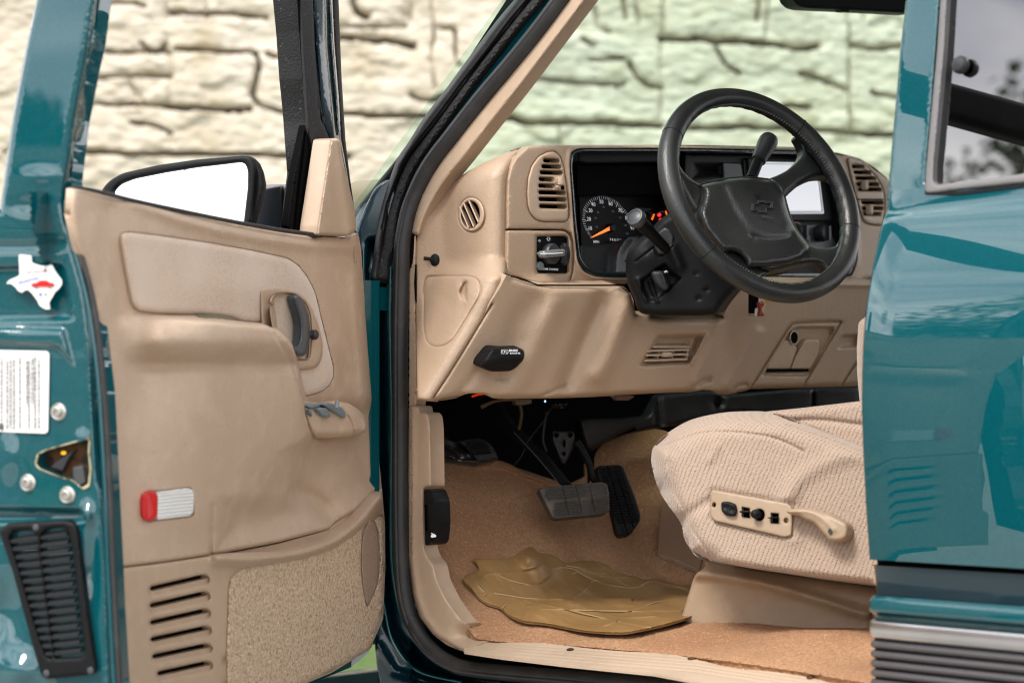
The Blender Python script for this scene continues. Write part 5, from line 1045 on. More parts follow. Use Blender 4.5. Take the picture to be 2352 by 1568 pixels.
K = [('line', cr(fQ(330, 430, 230, 620, 110, 900, 20, 1150, -60, 1330), False), -.007, 22), ('line', cr(fG(1250, 0, 1120, 170, 1090, 300), False), -.008, 26), ('line', cr(fG(1440, 20, 1350, 220, 1250, 440, 1150, 640, 1060, 760), False), .008, 26),
     ('bump', *fG(1650, 500)[0], -.000, 30, 60), ('line', cr(fG(1830, 30, 1700, 300, 1600, 520, 1530, 700), False), -.008, 18), ('line', cr(fG(2080, 40, 1990, 280, 1900, 500, 1820, 620), False), .012, 24),
     ('drop', fE(1080, 1196, 1230, 1245, 1420, 1276, 2000, 1277, 2100, 1335, 2136, 1480) + fJ(172, 415, 400, 446, 860, 440), .020, 18), ('drop', fG(895, 5, 700, 325, 500, 645, 366, 851), .010, 8), ('drop', fG(366, 851, 650, 800, 900, 830, 1400, 828, 1950, 806) + fJ(0, 1062, 620, 1034, 900, 1056, 1080, 1012, 1500, 1000) + D_(2060, 884), .022, 14),
     ('line', fG(820, 500, 700, 680, 590, 800), -.005, 10), ('line', cr(fJ(860, 440, 800, 600, 700, 800, 640, 950), False), .007, 14), ('line', cr(fJ(1150, 560, 1000, 800, 900, 980), False), .006, 12), ('bump', *fJ(900, 650)[0], -.006, 22, 60),
     ('poly', rc(fJ(340, 575, 725, 575, 600, 810, 190, 835, 290, 680), 10), -.016, 12, .2), ('line', fJ(725, 580, 610, 810), .006, 5), ('line', fJ(635, 600, 595, 770), .004, 4),
     ('bump', *fG(960, 640)[0], -.010, 22, 10), ('line', fG(930, 560, 960, 660), .004, 6), ('line', fG(1340, 800, 1440, 760, 1530, 712), -.006, 4), ('line', fJ(650, 990, 700, 950, 760, 935), -.008, 5), ('line', fJ(960, 1010, 1000, 985, 1050, 975), -.008, 5),
     ('line', cr(fJ(1080, 1012, 1250, 740, 1350, 580, 1400, 510, 1460, 485, 1800, 475), False), -.006, 2.6), ('line', fJ(1500, 998, 1650, 740, 1805, 480), -.006, 2.6), ('line', fJ(1805, 985, 1935, 790), -.006, 2.4), ('line', fJ(1400, 90, 1700, 110), 0, 2),
     ('poly', rc(fJ(1410, 545, 1450, 515, 1750, 515, 1745, 560, 1560, 900, 1500, 912, 1170, 905, 1200, 870), 8), -.010, 6, .3), ('poly', rc(fJ(1810, 580, 1960, 570, 1930, 680, 1770, 690), 8), -.010, 8, .2), ('line', fJ(1700, 180, 2060, 182), .004, 5), ('bump', *fG(1700, 900)[0], 0, 10, 10)]
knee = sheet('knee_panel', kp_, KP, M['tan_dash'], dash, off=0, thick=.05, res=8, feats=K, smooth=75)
# gap line between knee panel and bezel
bar('panel_gap', fE(1010, 1172, 1180, 1226, 1300, 1270, 1560, 1272, 2062, 1270), 1.6, Plane(KP.p - KP.n * .006, KP.n), M['black_matte'], dash, off=0, curve=False)
# floor vent
fv = rc(fJ(285, 655, 585, 655, 590, 690, 560, 770, 220, 782, 240, 730), 4)
o_ = sheet('floor_vent', fv, KP, M['black_matte'], dash, off=-.012, thick=.004)
fvt = MB()
for a in ((240, 700, 575, 690), (232, 735, 570, 728), (222, 777, 560, 766), (290, 668, 585, 668)):
    q = fJ(*a); p0, p1 = KP.hit(*q[0], -.006), KP.hit(*q[1], -.006); fvt.box((p0 + p1) / 2, (p1 - p0) / 2, KP.n * .007, Vector((0, 0, .0015)))
for a in ((350, 690, 330, 770), (462, 690, 445, 770), (575, 680, 560, 770)):
    q = fJ(*a); p0, p1 = KP.hit(*q[0], -.007), KP.hit(*q[1], -.007); fvt.box((p0 + p1) / 2, (p1 - p0) / 2, KP.n * .005, Vector((0, .0012, 0)))
fvt.build('floor_vent_grid', M['tan_smooth'], dash); MB().rbox(KP.hit(*fJ(415, 735)[0], .0), (.005, 0, 0), (0, .011, 0), (0, 0, .0045), .6).build('vent_tab', M['tan_smooth'], dash)
# ash tray halves and socket
sheet('ash_tray', rc(fJ(1345, 620, 1410, 620, 1425, 660, 1460, 680, 1440, 740, 1400, 850, 1215, 850, 1230, 800), 4), KP, M['tan_smooth'], dash, off=.0, thick=.02, rnd=4, rd=.004)
sheet('ash_tray', rc(fJ(1475, 690, 1505, 640, 1530, 615, 1620, 615, 1635, 640, 1620, 740, 1560, 850, 1405, 850, 1445, 750), 4), KP, M['tan_smooth'], dash, off=.002, thick=.02, rnd=4, rd=.004)
sheet('socket', ell(*fJ(1432, 600)[0], 8.5, 14, 24), KP, M['black_matte'], dash, off=.003, thick=.004)
ptube('socket_ring', ell(*fJ(1434, 602)[0], 9.5, 15, 24), 1.5, KP, M['tan_smooth'], dash, off=.003, closed=True, n=2)
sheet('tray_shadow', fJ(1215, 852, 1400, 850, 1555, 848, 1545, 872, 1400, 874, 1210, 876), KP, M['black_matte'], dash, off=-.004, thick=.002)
# parking brake release
br = sheet('brake_release', rc(fG(900, 392, 960, 385, 1140, 388, 1172, 408, 1180, 450, 1165, 500, 1100, 565, 1050, 592, 900, 596, 850, 585, 792, 552, 800, 520, 870, 420), 6, 4), KP, M['black'], dash, off=.030, thick=.04, rnd=9, rd=.010, res=5,
           feats=[('drop', fG(960, 385, 1140, 388, 1172, 408), .010, 16), ('line', fG(850, 510, 960, 480, 1150, 475), .004, 10)])
txt('brake_lettering', [('BRAKE', *fG(1080, 412)[0], 5.0, 1.25, .03), ('RELEASE', *fG(1096, 439)[0], 5.0, 1.15, .03), ('P', *fG(1005, 425)[0], 6, 1.1, .03)], KP, M['print'], dash, .0315, (-KP.n.y / KP.n.x, 1, 0) if 0 else (.12, 1, 0))
s = MB(); c = fG(1005, 424)[0]
s.tube([KP.hit(x, y, .0315) for x, y in ell(c[0], c[1], 5.2, 5.6, 20)], .0003, 5, True)
for sg in (1, -1): s.tube([KP.hit(c[0] + sg * 8 * math.cos(a), c[1] - 7 * math.sin(a), .0312) for a in np.linspace(-.8, .8, 8)], .0004, 5)
s.build('brake_symbol', M['print'], dash)
sheet('panel_hole', ell(*fG(820, 637)[0], 7, 9, 20), KP, M['black_matte'], dash, off=.0015 - .004, thick=0)
ptube('panel_hole_ring', ell(*fG(820, 637)[0], 7.4, 9.4, 20), 1.3, KP, M['tan_smooth'], dash, off=-.003, closed=True, n=2)
sheet('ignition_recess', fJ(1068, 238, 1195, 285, 1195, 428, 1068, 426), KP, M['black_matte'], dash, off=-.02, thick=.0)

# ================================================================== STEERING WHEEL AND COLUMN
sheet('column_shade_backing', D_(1425, 600, 1600, 560, 1760, 640, 1720, 740, 1440, 738), Plane(XP(.16).hit(1550, 700), (1, 0, 0)), M['black_matte'], dash, off=0, thick=.01)  # black sheet put behind the column notch in place of shade
wheel = part('steering_wheel', (.55, .33, 1.3))
WP0 = Vector((.5553, .3255, 1.2925)); WA = Vector((.8942, -.2008, .4001)).normalized()
e1 = Vector((0, 0, 1)).cross(WA).normalized(); e2 = WA.cross(e1)
RM, RT = .1785, .0166
def wpt(t, r=RM, h=0): return WP0 + (e1 * math.cos(t) + e2 * math.sin(t)) * r + WA * h
seg = 160; v = []; f = []; sg_ = 20
for i in range(seg):
    t = 2 * math.pi * i / seg
    for k in range(sg_):
        p = 2 * math.pi * k / sg_; rr = RT * (1 + .06 * math.cos(t * 2)); c_ = (e1 * math.cos(t) + e2 * math.sin(t))
        sc = 1 + (.05 * math.sin(t * 46) if math.cos(p) < -.6 else 0)
        v.append(WP0 + c_ * (RM + math.cos(p) * rr * sc) + WA * (math.sin(p) * rr * .95))
for i in range(seg):
    for k in range(sg_): a = i * sg_; b = ((i + 1) % seg) * sg_; f.append((a + k, b + k, b + (k + 1) % sg_, a + (k + 1) % sg_))
rim = MB().add(v, f).build('wheel_rim', M['leather'], wheel, 180)
def w_ang(px, py):
    p = Plane(WP0, WA).hit(px, py) - WP0; return math.atan2(p.dot(e2), p.dot(e1))
for q in (fI(435, 470), fI(1465, 445), fI(765, 1400), fI(1880, 1240)):
    t = w_ang(*q[0]); s = MB(); s.tube([wpt(t, RM + math.cos(p) * RT * 1.0, math.sin(p) * RT * .96) for p in np.linspace(0, 2 * math.pi, 24, endpoint=False)], .0011, 6, True); s.build('rim_seam', M['black'], wheel, 180)
s = MB()
for t in np.linspace(0, 2 * math.pi, 190, endpoint=False):
    for hh in (.0035,): s.rbox(wpt(t, RM - RT * .98, hh + .002), WA * .0022, (e1 * -math.sin(t) + e2 * math.cos(t)) * .0009, (e1 * math.cos(t) + e2 * math.sin(t)) * .0008, .6)
s.build('rim_stitching', mat('grey_thread', (.10, .10, .095), .7), wheel, 180)
WPn = Plane(WP0 - WA * .012, WA)
up_l = rc(fI(470, 640, 500, 700, 555, 790, 620, 850, 690, 885, 730, 900, 730, 1100, 670, 1130, 610, 1060, 540, 930, 490, 800), 8)
up_r = rc(fI(1220, 842, 1300, 812, 1380, 770, 1450, 708, 1492, 655, 1496, 610, 1470, 545, 1440, 500, 1500, 440, 1600, 520, 1720, 690, 1800, 810, 1750, 850, 1690, 828, 1650, 824, 1580, 830, 1480, 880, 1400, 950, 1340, 1010, 1300, 920), 9)
lo_r = rc(D_(1840, 545, 1858, 562, 1880, 569, 1908, 570, 1928, 562, 1943, 536, 1962, 540, 1964, 585, 1946, 622, 1922, 648, 1900, 640, 1895, 618, 1883, 607, 1860, 605, 1830, 610, 1800, 618, 1770, 624, 1740, 620, 1745, 600, 1800, 590), 8)
lo_l = rc(D_(1662, 570, 1700, 578, 1730, 610, 1770, 625, 1740, 645, 1715, 652, 1690, 630, 1660, 595), 6)
for p, o, r_ in ((up_l, -.020, 14), (up_r, -.004, 16), (lo_r, -.006, 14), (lo_l, -.008, 10)):
    sheet('wheel_spoke', p, WPn, M['leather'], wheel, off=o, thick=.014, rnd=r_, rd=.012, res=6, smooth=80)
pad = rc(fI(690, 885, 790, 862, 900, 838, 1000, 829, 1100, 832, 1240, 848, 1300, 880, 1338, 930, 1355, 990, 1372, 1060, 1400, 1150, 1440, 1230, 1500, 1310, 1552, 1370, 1556, 1420, 1500, 1480, 1400, 1520, 1200, 1545, 1060, 1545, 1050, 1500, 1000, 1442, 930, 1416, 880, 1425, 850, 1410, 800, 1350, 720, 1250, 682, 1150, 677, 1090, 700, 1020, 716, 940), 8, 4)
sheet('horn_pad', pad, WPn, M['leather'], wheel, off=.008, thick=.035, rnd=16, rd=.018, res=6, smooth=80,
      feats=[('bump', *fI(1180, 1080)[0], .006, 60, 60), ('line', cr(fI(850, 860, 900, 1000, 980, 1150, 1060, 1260, 1100, 1310), False), -.004, 12), ('line', cr(fI(1100, 1310, 1250, 1330, 1400, 1310, 1420, 1250), False), -.003, 9), ('drop', fI(690, 885, 1000, 829, 1240, 848, 1338, 930), .008, 26)])
sheet('pad_surround', [((x - 1722) * 1.05 + 1722, (y - 508) * 1.045 + 509) for x, y in pad], WPn, M['black'], wheel, off=-.012, thick=.03, rnd=6, rd=.006)
em = fI(1145, 1012, 1205, 1012, 1208, 1026, 1268, 1020, 1262, 1072, 1215, 1074, 1218, 1108, 1140, 1108, 1142, 1092, 1092, 1094, 1098, 1035, 1142, 1034)
em_in = [((x - np.mean([p[0] for p in em])) * .74 + np.mean([p[0] for p in em]), (y - np.mean([p[1] for p in em])) * .70 + np.mean([p[1] for p in em])) for x, y in em]
sheet('pad_emblem', em, WPn, M['charcoal'], wheel, off=.0165, thick=.006, rnd=1.6, rd=.0012, res=3, holes=[em_in])
t1w = (WPn.hit(1760, 470) - WPn.hit(1720, 466)).normalized()
txt('airbag_lettering', [('AIRBAG', *fI(1222, 1144)[0], 6.2, 1.15, .02)], WPn, M['grey_dk'], wheel, .017, t1w, WA.cross(t1w))
s = MB(); s.tube([WPn.hit(x, y, .0145) for x, y in fI(1118, 962, 1128, 975, 1145, 968, 1160, 965, 1160, 982, 1142, 984, 1130, 990)], .0007, 6); s.build('horn_symbol', M['black'], wheel)

column = part('steering_column', (.35, .33, 1.2))
cp0 = WP0 - WA * .045 + e2 * -.012
s = MB(); s.lathe(cp0 - WA * .075, WA, [(.078, 0), (.080, .012), (.074, .035), (.060, .052), (.045, .060)], 40, sx=1.0, sy=.95); s.build('column_collar', M['grey_dk'], column, 60)
SHP = Plane(Vector((.34, .285, 1.16)), (.55, -.83, -.05))
shr = rc(D_(1437, 622, 1438, 592, 1446, 570, 1462, 552, 1484, 536, 1500, 520, 1516, 503, 1540, 488, 1570, 474, 1620, 470, 1680, 500, 1720, 600, 1700, 655, 1690, 664, 1672, 684, 1655, 706, 1648, 720, 1610, 725, 1500, 725, 1472, 720, 1461, 706, 1458, 690, 1448, 668, 1440, 650), 8, 4)
sheet('column_shroud', shr, SHP, M['black'], column, off=0, thick=.12, rnd=18, rd=.022, res=6, smooth=80,
      feats=[('poly', rc(fQ(640, 320, 880, 150, 930, 230, 1050, 310, 870, 470, 800, 535, 700, 525, 640, 420), 8), -.016, 10, .1), ('line', fQ(620, 325, 700, 520), .006, 5), ('line', fQ(730, 330, 800, 530), .005, 4), ('line', fQ(940, 20, 1010, 190), .010, 12), ('bump', *fQ(700, 120)[0], .008, 30, 26),
             ('line', fQ(590, 150, 770, 15), -.003, 1.8), ('line', cr(fQ(770, 20, 800, 80, 840, 95, 870, 70, 960, 0), False), -.003, 1.8), ('bump', *fQ(1280, 415)[0], -.008, 5, 4), ('bump', *fQ(1200, 500)[0], -.008, 5, 4), ('bump', *fQ(1180, 265)[0], -.006, 5, 3)])
sheet('tilt_lever', rc(fQ(740, 262, 765, 238, 850, 236, 875, 260, 920, 370, 915, 400, 885, 430, 850, 425, 790, 370, 760, 320), 6, 4), SHP, M['charcoal'], column, off=.018, thick=.014, rnd=8, rd=.009, res=4, feats=[('line', fQ(850, 260, 880, 360), .003, 6)])
ptube('tilt_lever_stem', fQ(865, 262, 890, 246, 905, 255), [3, 3.4, 3], SHP, M['steel'], column, off=.002, n=3)
pS = SHP.hit(*fI(385, 1368)[0], .012); pE = pS + Vector((.02, -.115, .052)); 
def aim(px, py, P, dirn):                     # point at distance chosen so that it sits on the sight line nearest to P + dirn
    d = ray(px, py); q = P + dirn; t = (q - CC).dot(d) / d.dot(d); return CC + d * t
pE = aim(*fI(186, 1165)[0], pS, Vector((.01, -.085, .045)))
dl = (pE - pS); s = MB(); s.tube([pS - dl * .12, pS, pS + dl * .45, pS + dl * .66, pS + dl * .70, pS + dl * .96], [.0085, .0088, .0098, .0112, .0112, .0118], 24); s.build('turn_signal_lever', M['black'], column, 50)
s = MB(); s.lathe(pS + dl * .955, dl, [(.0140, 0), (.0160, .004), (.0160, .012), (.0142, .0158), (.0120, .0162), (.0116, .0148), (.0105, .0156)], 32); s.build('lever_end_cap', M['grey_dk'], column, 40)
dn = dl.normalized(); sd_ = dn.cross(CF).normalized(); s = MB()
for k in range(5):
    p = pS + dl * (.30 + .085 * k) - CF * .0108 + sd_ * .001; s.box(p, sd_ * .0026, dn * .0009, CF * .0004); 
    if k % 2: s.box(p + sd_ * .004, sd_ * .0008, dn * .0016, CF * .0004)
s.build('lever_marks', M['print_dim'], column)
sheet('lever_boot', rc(fI(350, 1260, 400, 1222, 440, 1235, 480, 1300, 470, 1370, 400, 1440, 350, 1445, 315, 1385), 5), SHP, M['charcoal'], column, off=.006, thick=.02, rnd=6, rd=.006, res=5)
s0 = aim(*fI(1090, 840)[0], WP0 - WA * .085, Vector((0, .07, .03))); s1 = aim(*fI(1150, 690)[0], s0, Vector((0, .035, .045))); s2 = aim(*fI(1240, 515)[0], s1, Vector((0, .04, .07)))
MB().tube(cr([tuple(s0), tuple(s0 * .4 + s1 * .6), tuple(s1)], False, 5), .0095, 16).build('shift_lever', M['black'], column, 60)
d_ = (s2 - s1); k_ = d_.length; MB().lathe(s1 - d_ * .05, d_, [(.008, 0), (.0125, .002), (.0135, k_ * .3), (.0165, k_ * .75), (.0165, k_ * .93), (.0145, k_ * 1.04), (.010, k_ * 1.09), (.004, k_ * 1.11)], 28).build('shift_knob', M['charcoal'], column, 60)
# keys hanging from the ignition: a thing of their own
ky = empty('key_ring', KP.hit(1745, 700, .02), 'small ring of keys with red and yellow tags hanging under the steering wheel', 'keys')
KK = Plane(KP.hit(1745, 700, .03), (.8, -.6, 0))
def kpart(name, pts, m, **kw): return sheet(name, rc(fJ(*pts), 3, 3), KK, m, ky, **kw)
kpart('red_tag', (1140, 322, 1165, 308, 1190, 312, 1200, 330, 1192, 350, 1178, 356, 1184, 390, 1196, 405, 1194, 430, 1145, 430, 1148, 400, 1158, 385, 1158, 356, 1142, 348), M['red_dark'], off=0, thick=.008, rnd=3, rd=.003, res=3)
kpart('yellow_tag', (1200, 295, 1215, 288, 1235, 292, 1255, 290, 1255, 305, 1240, 318, 1220, 316, 1205, 312), M['yellow'], off=.004, thick=.006, rnd=3, rd=.003, res=3)
kpart('key_blade', (1122, 370, 1138, 362, 1142, 380, 1140, 428, 1120, 428), M['satin'], off=-.006, thick=.002, res=3)
ptube('split_ring', ell(*fJ(1175, 300)[0], 6, 7, 16), .8, KK, M['steel'], ky, closed=True, n=2, off=.002)

# ================================================================== PEDALS AND UNDER-DASH
park = part('parking_brake_pedal', (.0, .15, .9)); PP = Plane(Vector((.02, .16, .9)), (.6, -.75, .1))
sheet('pedal_arm', rc(fG(366, 1120, 460, 1150, 590, 1210, 700, 1290, 900, 1340, 870, 1400, 740, 1425, 560, 1400, 366, 1375), 4), PP, mat('black_enamel', (.010, .010, .012), .22, coat=.5), park, off=0, thick=.03, rnd=8, rd=.01, feats=[('line', fG(370, 1170, 480, 1230, 620, 1310), .010, 8), ('line', fG(370, 1330, 600, 1370, 860, 1370), .005, 5)])
pdp = rc(fG(580, 1205, 650, 1190, 770, 1172, 830, 1190, 880, 1230, 930, 1320, 935, 1350, 870, 1375, 770, 1382, 730, 1340, 680, 1270, 620, 1230), 6, 4)
sheet('pedal_pad', pdp, PP, M['black'], park, off=.022, thick=.03, rnd=7, rd=.008, res=4, feats=[('line', fG(665 + 12 * k, 1200 + 22 * k, 820 + 12 * k, 1185 + 22 * k), -.003, 1.8) for k in range(6)] + [('line', fG(700, 1260, 770, 1370), .003, 4)])
PBS = Plane(FLOOR.hit(1330, 1180) + Vector((.10, -.10, .10)), (.85, -.5, .35))
brk = part('brake_pedal', (.1, .35, .7))
bpd = rc(fH(1080, 330, 1110, 322, 1250, 305, 1480, 286, 1520, 295, 1535, 360, 1538, 470, 1500, 490, 1200, 520, 1170, 510, 1130, 430), 5, 4)
bf = [('line', fH(1130 + 12 * (k > 4), 337 + 11 * k, 1515, 300 + 11 * k + (2 if k > 4 else 0)), -.0022, 1.5) for k in range(6)] + [('line', fH(1185, 428 + 12 * k, 1525, 400 + 12 * k), -.0022, 1.5) for k in range(7)]
bf += [('line', fH(1150, 408, 1520, 372), .003, 4), ('line', fH(1235, 315, 1275, 490), -.003, 1.6), ('line', fH(1320, 308, 1360, 480), -.003, 1.6), ('line', fH(1410, 300, 1440, 470), -.003, 1.6)]
sheet('pedal_pad', bpd, PBS, M['pad'], brk, off=0, thick=.016, rnd=4, rd=.004, res=5, feats=bf)
ba = MB(); q0 = PBS.hit(1300, 1110, -.02)
pth = [PBS.hit(1300, 1112, -.02), PBS.hit(1255, 1050, -.04) + Vector((-.03, .02, 0)), PBS.hit(1190, 975, -.06) + Vector((-.06, .03, 0)), PBS.hit(1160, 900, -.08) + Vector((-.08, .03, 0))]
ba.tube(pth, [.013, .016, .02, .022], 4, sq=.35); ba.build('pedal_arm', M['black'], brk)
ptube('pedal_arm_edge', fG(1085, 1120, 1280, 1330, 1460, 1545), 1.3, PBS, M['charcoal'], brk, off=-.004)
acc = part('accelerator_pedal', (.1, .5, .7)); PAS = PBS.shift(-.03)
apd = rc(fH(1450, 192, 1475, 182, 1600, 174, 1625, 190, 1700, 380, 1735, 495, 1728, 540, 1670, 622, 1600, 632, 1580, 600, 1540, 420, 1480, 300), 6, 4)
af = [('line', fH(1470 + k * 6.2, 205 + k * 18, 1605 + k * 6.2, 195 + k * 18), -.002, 1.4) for k in range(20)] + [('line', fH(1520, 190, 1650, 610), -.003, 1.8), ('line', fH(1565, 185, 1690, 580), -.003, 1.8)]
sheet('pedal_pad', apd, PAS, M['black'], acc, off=0, thick=.016, rnd=4, rd=.004, res=4, feats=af)
ptube('pedal_arm', fG(1630, 1210, 1680, 1280, 1740, 1400, 1760, 1500, 1800, 1560), [10, 9, 8, 8, 8], PAS, M['black'], acc, off=-.06)
ud = part('under_dash', (0, .6, .9)); UD = Plane(Vector((-.06, .4, .85)), (.9, -.45, 0))
sheet('heater_box', rc(fG(1650, 1025, 1720, 1010, 2100, 1000, 2250, 980) + fJ(0 + 350, 1060, 800, 1020, 870, 1060, 1500, 1010, 1960, 990, 1960, 1200, 900, 1200, 500, 1300, 360, 1320, 0, 1390) + fG(2150, 1090, 1900, 1200, 1750, 1290, 1700, 1250), 8), UD, mat('heater_plastic', (.010, .010, .011), .5, var=[(14, (.03, .03, .03), .5, .75)]), ud, off=-.05, thick=.03, rnd=10, rd=.015,
      feats=[('line', fJ(345, 1060, 370, 1320), .02, 7), ('line', fJ(1590, 1000, 1590, 1160), -.01, 4), ('bump', *fJ(830, 1110)[0], -.02, 12, 16)])
sheet('pedal_bracket', rc(fG(1425, 1105, 1460, 1115, 1590, 1115, 1612, 1130, 1612, 1230, 1540, 1385, 1515, 1400, 1480, 1330, 1425, 1200), 4), UD, M['charcoal'], ud, off=.0, thick=.006, rnd=3, rd=.003, holes=[ell(*fG(1455, 1145)[0], 5, 5, 12), ell(*fG(1575, 1145)[0], 5, 5, 12), ell(*fG(1522, 1220)[0], 3, 8, 12), ell(*fG(1520, 1310)[0], 4, 4, 12)])
ptube('wiring', fG(1405, 920, 1360, 1000, 1300, 1080, 1210, 1200, 1150, 1330, 1085, 1410), 1.2, UD, M['charcoal'], ud)
ptube('cable', fG(1130, 860, 1150, 960, 1130, 1100), [4, 4, 4], UD, mat('yellow_cable', (.10, .07, .015), .6), ud, off=-.03)
ptube('wiring', fG(1370, 940, 1345, 1100, 1340, 1200, 1370, 1290), 3, UD, M['rubber'], ud, off=-.01)
ptube('wiring', fG(800, 905, 870, 870, 960, 845, 1100, 838), [5, 4, 3, 3], UD, mat('tan_loom', (.16, .09, .06), .6), ud, off=.05)
sheet('connector', rc(fG(1095, 835, 1240, 835, 1240, 870, 1180, 885, 1100, 885), 3), UD, mat('beige_connector', (.16, .13, .10), .5), ud, off=.05, thick=.02, rnd=2)
sheet('connector', rc(fG(1408, 878, 1560, 868, 1530, 912, 1408, 920), 3), UD, M['black'], ud, off=.05, thick=.02, rnd=2)
for x, y in fG(1448, 882, 1480, 882, 1496, 881, 1542, 880, 1500, 908): MB().box(UD.hit(x, y, .052), (.0008, 0, 0), (0, .0008, 0), (0, 0, .0008)).build('connector_pin', M['satin'], ud)
sheet('connector', rc(fG(1975, 805, 2140, 805, 2110, 830, 2080, 845, 1990, 845, 1970, 825), 3), UD, mat('pink_connector', (.28, .17, .13), .5), ud, off=.05, thick=.02, rnd=3)
bar('red_wire', fG(722, 812, 770, 796, 838, 786), 2.2, UD, mat('red_wire', (.65, .03, .01), .4, emit=((1, .05, .01), .15)), ud, off=.06, thick=.003)  # wire given a faint red glow of its own
sheet('blue_indicator', ell(*fG(1358, 852)[0], 1.6, 2.4, 10), UD, mat('blue_indicator', (.2, .4, .9), .3, emit=((.3, .5, 1), 1.5)), ud, off=.052, thick=.001, res=2)
sheet('white_clip', fG(1932, 803, 1962, 803, 1962, 818, 1932, 816), UD, M['print_dim'], ud, off=.05, thick=.003, res=3)
sheet('carpet_flap', rc(fG(760, 1368, 870, 1362, 960, 1365, 1060, 1400, 1150, 1455, 1350, 1530, 1420, 1560, 1560, 1568, 1620, 1545, 1700, 1500, 1690, 1390, 1720, 1400, 1725, 1520, 1640, 1590, 1420, 1600, 1340, 1562, 1180, 1510, 1030, 1440, 900, 1420, 760, 1420), 5), FLOOR, M['carpet'], T, off=.012, thick=.01, rnd=5, rd=.006)

# ================================================================== SEAT
seat = part('driver_seat', (.7, .45, .55))
SP = Plane(YP(.19).hit(1760, 1150), (.30, -.94, .14))
cu_ = cr(fK(94, 318, 130, 268, 190, 222, 300, 162, 450, 127, 560, 118, 690, 118, 790, 140, 900, 185, 1200, 300), False, 4) + fK(1400, 380, 1400, 1080) + cr(fK(1262, 1034, 900, 990, 600, 945, 400, 915, 330, 892, 295, 850, 262, 790, 246, 715, 180, 620, 130, 540, 100, 450, 87, 375, 94, 318), False, 4)[:-1]
cushion = sheet('seat_cushion', cu_, SP, M['seat'], seat, off=0, thick=.42, rnd=0, res=8, smooth=85,
      feats=[('drop', fK(130, 540, 100, 450, 88, 370, 92, 315, 190, 225, 300, 160, 450, 122, 690, 116), .085, 62), ('drop', fK(690, 112, 1200, 296, 1400, 376), .05, 40), ('drop', fK(130, 540, 248, 715, 300, 860, 400, 915), .05, 44), ('drop', fK(330, 897, 600, 947, 900, 992, 1262, 1036), .022, 16),
             ('line', cr(fK(92, 320, 200, 285, 350, 235, 500, 228, 640, 240, 760, 265, 900, 330), False), -.004, 3.4), ('line', cr(fK(180, 300, 178, 420, 205, 540, 260, 640, 300, 740, 400, 880), False), -.004, 3.4),
             ('line', cr(fK(250, 690, 330, 640, 390, 600), False), -.006, 12), ('bump', *fK(820, 560)[0], .007, 26, 40), ('line', cr(fK(820, 560, 900, 460, 1050, 380, 1200, 340), False), .006, 20), ('line', cr(fK(780, 600, 840, 700, 850, 800), False), .005, 16),
             ('bump', *fK(250, 715)[0], -.010, 10, 16), ('line', fK(400, 380, 440, 300), .004, 8), ('poly', rc(fK(395, 520, 860, 600, 860, 800, 395, 710), 10), -.004, 14, .4)])
sheet('cushion_insert', cr(fK(640, 128, 900, 98, 1210, 62, 1400, 40, 1400, 420, 1100, 300, 900, 200, 760, 150), True, 4), SP, M['seat'], seat, off=-.10, thick=.35, rnd=14, rd=.02, smooth=80, feats=[('line', cr(fK(860, 165, 1000, 165, 1210, 190, 1400, 210), False), -.006, 6)])
sheet('seat_back', rc(D_(1972, 740, 2120, 620, 2200, 900, 2100, 1000, 1975, 926, 1969, 860, 1968, 800), 6), SP, M['seat'], seat, off=-.12, thick=.10, rnd=20, rd=.03)
pnl = rc(fK(415, 536, 600, 570, 822, 610, 845, 640, 836, 780, 800, 788, 420, 700, 402, 670, 405, 555), 7, 4)
SPn = SP.shift(.004)
pl_ = sheet('seat_switch_panel', pnl, SPn, M['tan_seat'], seat, off=.004, thick=.016, rnd=3, rd=.003, res=6, holes=[ell(*fK(423, 617)[0], 4, 5.4, 16), ell(*fK(808, 700)[0], 5, 6, 16), rc(fK(573, 628, 613, 636, 613, 686, 573, 680), 1.5), ell(*fK(666, 670)[0], 12, 13.5, 24), rc(fK(728, 660, 768, 664, 768, 716, 728, 712), 1.5)])
sheet('panel_backing', rc(fK(410, 560, 835, 640, 830, 775, 410, 690), 4), SPn, M['black_matte'], seat, off=-.006, thick=0)
sheet('seat_switch', rc(fK(460, 600, 500, 597, 540, 612, 547, 650, 535, 678, 490, 675, 462, 650), 6, 4), SPn, M['black'], seat, off=.012, thick=.014, rnd=5, rd=.006, res=3, feats=[('bump', *fK(485, 628)[0], -.003, 5, 5), ('bump', *fK(520, 642)[0], -.003, 5, 5)])
for a in ((558, 648, 608, 664), (708, 682, 762, 694)):
    q = fK(*a); sheet('seat_toggle', rc([(q[0][0], q[0][1]), (q[1][0], q[0][1] - 1), (q[1][0], q[1][1] - 4), (q[0][0], q[1][1] - 3)], 1.5), SPn, M['black'], seat, off=.014, thick=.02, rnd=1.6, rd=.002, res=3)
p = SPn.hit(*fK(664, 670)[0], -.002); MB().lathe(p, SPn.n, [(.006, 0), (.0055, .012), (.0075, .016), (.006, .021), (.002, .023)], 20).build('seat_knob', M['black'], seat, 60)
rl = rc(fK(808, 655, 815, 642, 850, 635, 900, 632, 970, 642, 1040, 665, 1100, 695, 1135, 715, 1143, 750, 1135, 790, 1110, 808, 1065, 812, 1040, 805, 1005, 770, 960, 715, 900, 690, 870, 670, 830, 668), 7, 4)
sheet('recliner_lever', rl, SPn, M['tan_seat'], seat, off=.030, thick=.022, rnd=9, rd=.010, res=5, feats=[('line', cr(fK(830, 650, 920, 650, 1000, 690, 1060, 750), False), .003, 7)], smooth=70)
sheet('lever_screw', ell(*fK(1043, 757)[0], 5.5, 6.4, 20), SPn, M['charcoal'], seat, off=.0325, thick=.001, res=3)
SB = Plane(FLOOR.hit(1575, 1432, .0) , (.25, -.95, .10)); 
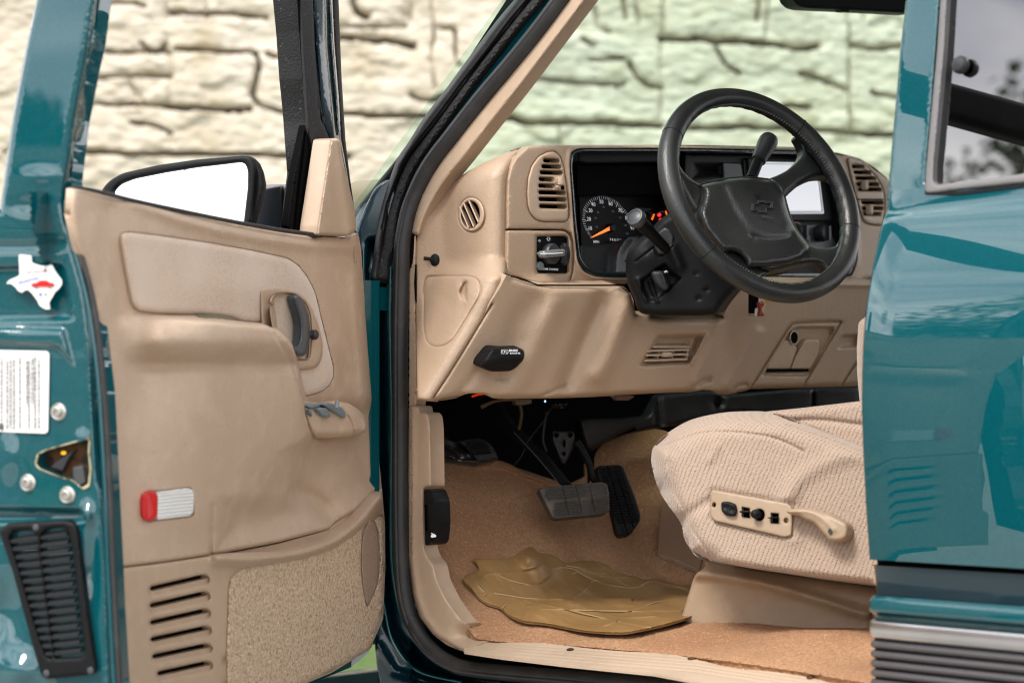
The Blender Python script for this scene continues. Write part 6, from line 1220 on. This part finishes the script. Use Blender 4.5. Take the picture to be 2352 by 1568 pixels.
sb = rc(fK(385, 900, 372, 952, 330, 978, 312, 1010, 250, 1208, 248, 1238, 280, 1255, 700, 1300, 1150, 1352, 1205, 1350, 1242, 1335, 1262, 1310, 1400, 1320, 1400, 1060, 1000, 1000, 700, 960), 7, 4)
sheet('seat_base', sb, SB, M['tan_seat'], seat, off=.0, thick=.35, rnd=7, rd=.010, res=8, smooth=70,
      feats=[('drop', fK(385, 905, 700, 960, 1000, 1000, 1400, 1060), .030, 34), ('line', cr(fK(330, 985, 420, 990, 700, 1040, 1000, 1125, 1200, 1190, 1262, 1190), False), .012, 12), ('line', fK(300, 1255, 1150, 1350), -.002, 3), ('drop', fK(1262, 1190, 1255, 1300, 1205, 1352), .014, 16)])
# ================================================================== GLASS AND MIRROR
wsd = part('windshield', (.1, .95, 1.5))
WS = Plane((-.25, 0, 1.25), Vector((.70, 0, .60)).cross(Vector((0, 1, 0))))
v = []; f = []
for j in range(13):
    for i in range(13):
        y = .10 + 1.66 * i / 12; t = j / 12; b_ = .05 * (1 - ((y - .93) / .83) ** 2); v.append((-.25 + .70 * t - b_, y, 1.25 + .60 * t + b_ * .5))
for j in range(12):
    for i in range(12): a = j * 13 + i; f.append((a, a + 1, a + 14, a + 13))
MB().add(v, f).build('glass', M['windshield'], wsd)
stk = rc(fE(652, 48, 765, 48, 775, 62, 640, 262, 625, 270, 495, 300, 492, 290), 3)
ins = mat('frosted_sticker', (.34, .42, .34), .6); 
WSt = Plane(WS.hit(1060, 370), WS.n)
stg = sheet('inspection_sticker', stk, WSt, M['white'], wsd, off=.012, thick=.0006, holes=[rc(fE(668, 84, 728, 80, 614, 236, 545, 256), 3)], res=5)
sheet('sticker_window', rc(fE(668, 84, 728, 80, 614, 236, 545, 256), 3), WSt, ins, wsd, off=.0116, thick=.0004, res=6)
s = MB()
for a in ((640, 120, 690, 115), (625, 140, 680, 140), (610, 165, 640, 190, 660, 160), (590, 190, 625, 215), (575, 215, 600, 235), (645, 140, 650, 200), (560, 240, 610, 232), (655, 100, 715, 95)):
    s.tube([WSt.hit(x, y, .0128) for x, y in fE(*a)], .0007, 5)
s.build('sticker_print', M['print_dim'], wsd)
rv = part('rear_view_mirror', (.35, .95, 1.7)); RV = Plane(XP(.33).hit(1950, 10), (.9, -.3, -.05))
sheet('mirror_body', rc(D_(1800, -80, 1812, -20, 1820, 4, 1832, 15, 1850, 20, 1938, 24, 2100, 32, 2130, -80), 7, 4), RV, M['black'], rv, off=0, thick=.04, rnd=7, rd=.01)
sheet('mirror_tab', rc(D_(1929, 20, 1952, 21, 1950, 28, 1934, 27), 2), RV, M['black'], rv, off=-.002, thick=.02, rnd=1.5, res=3)
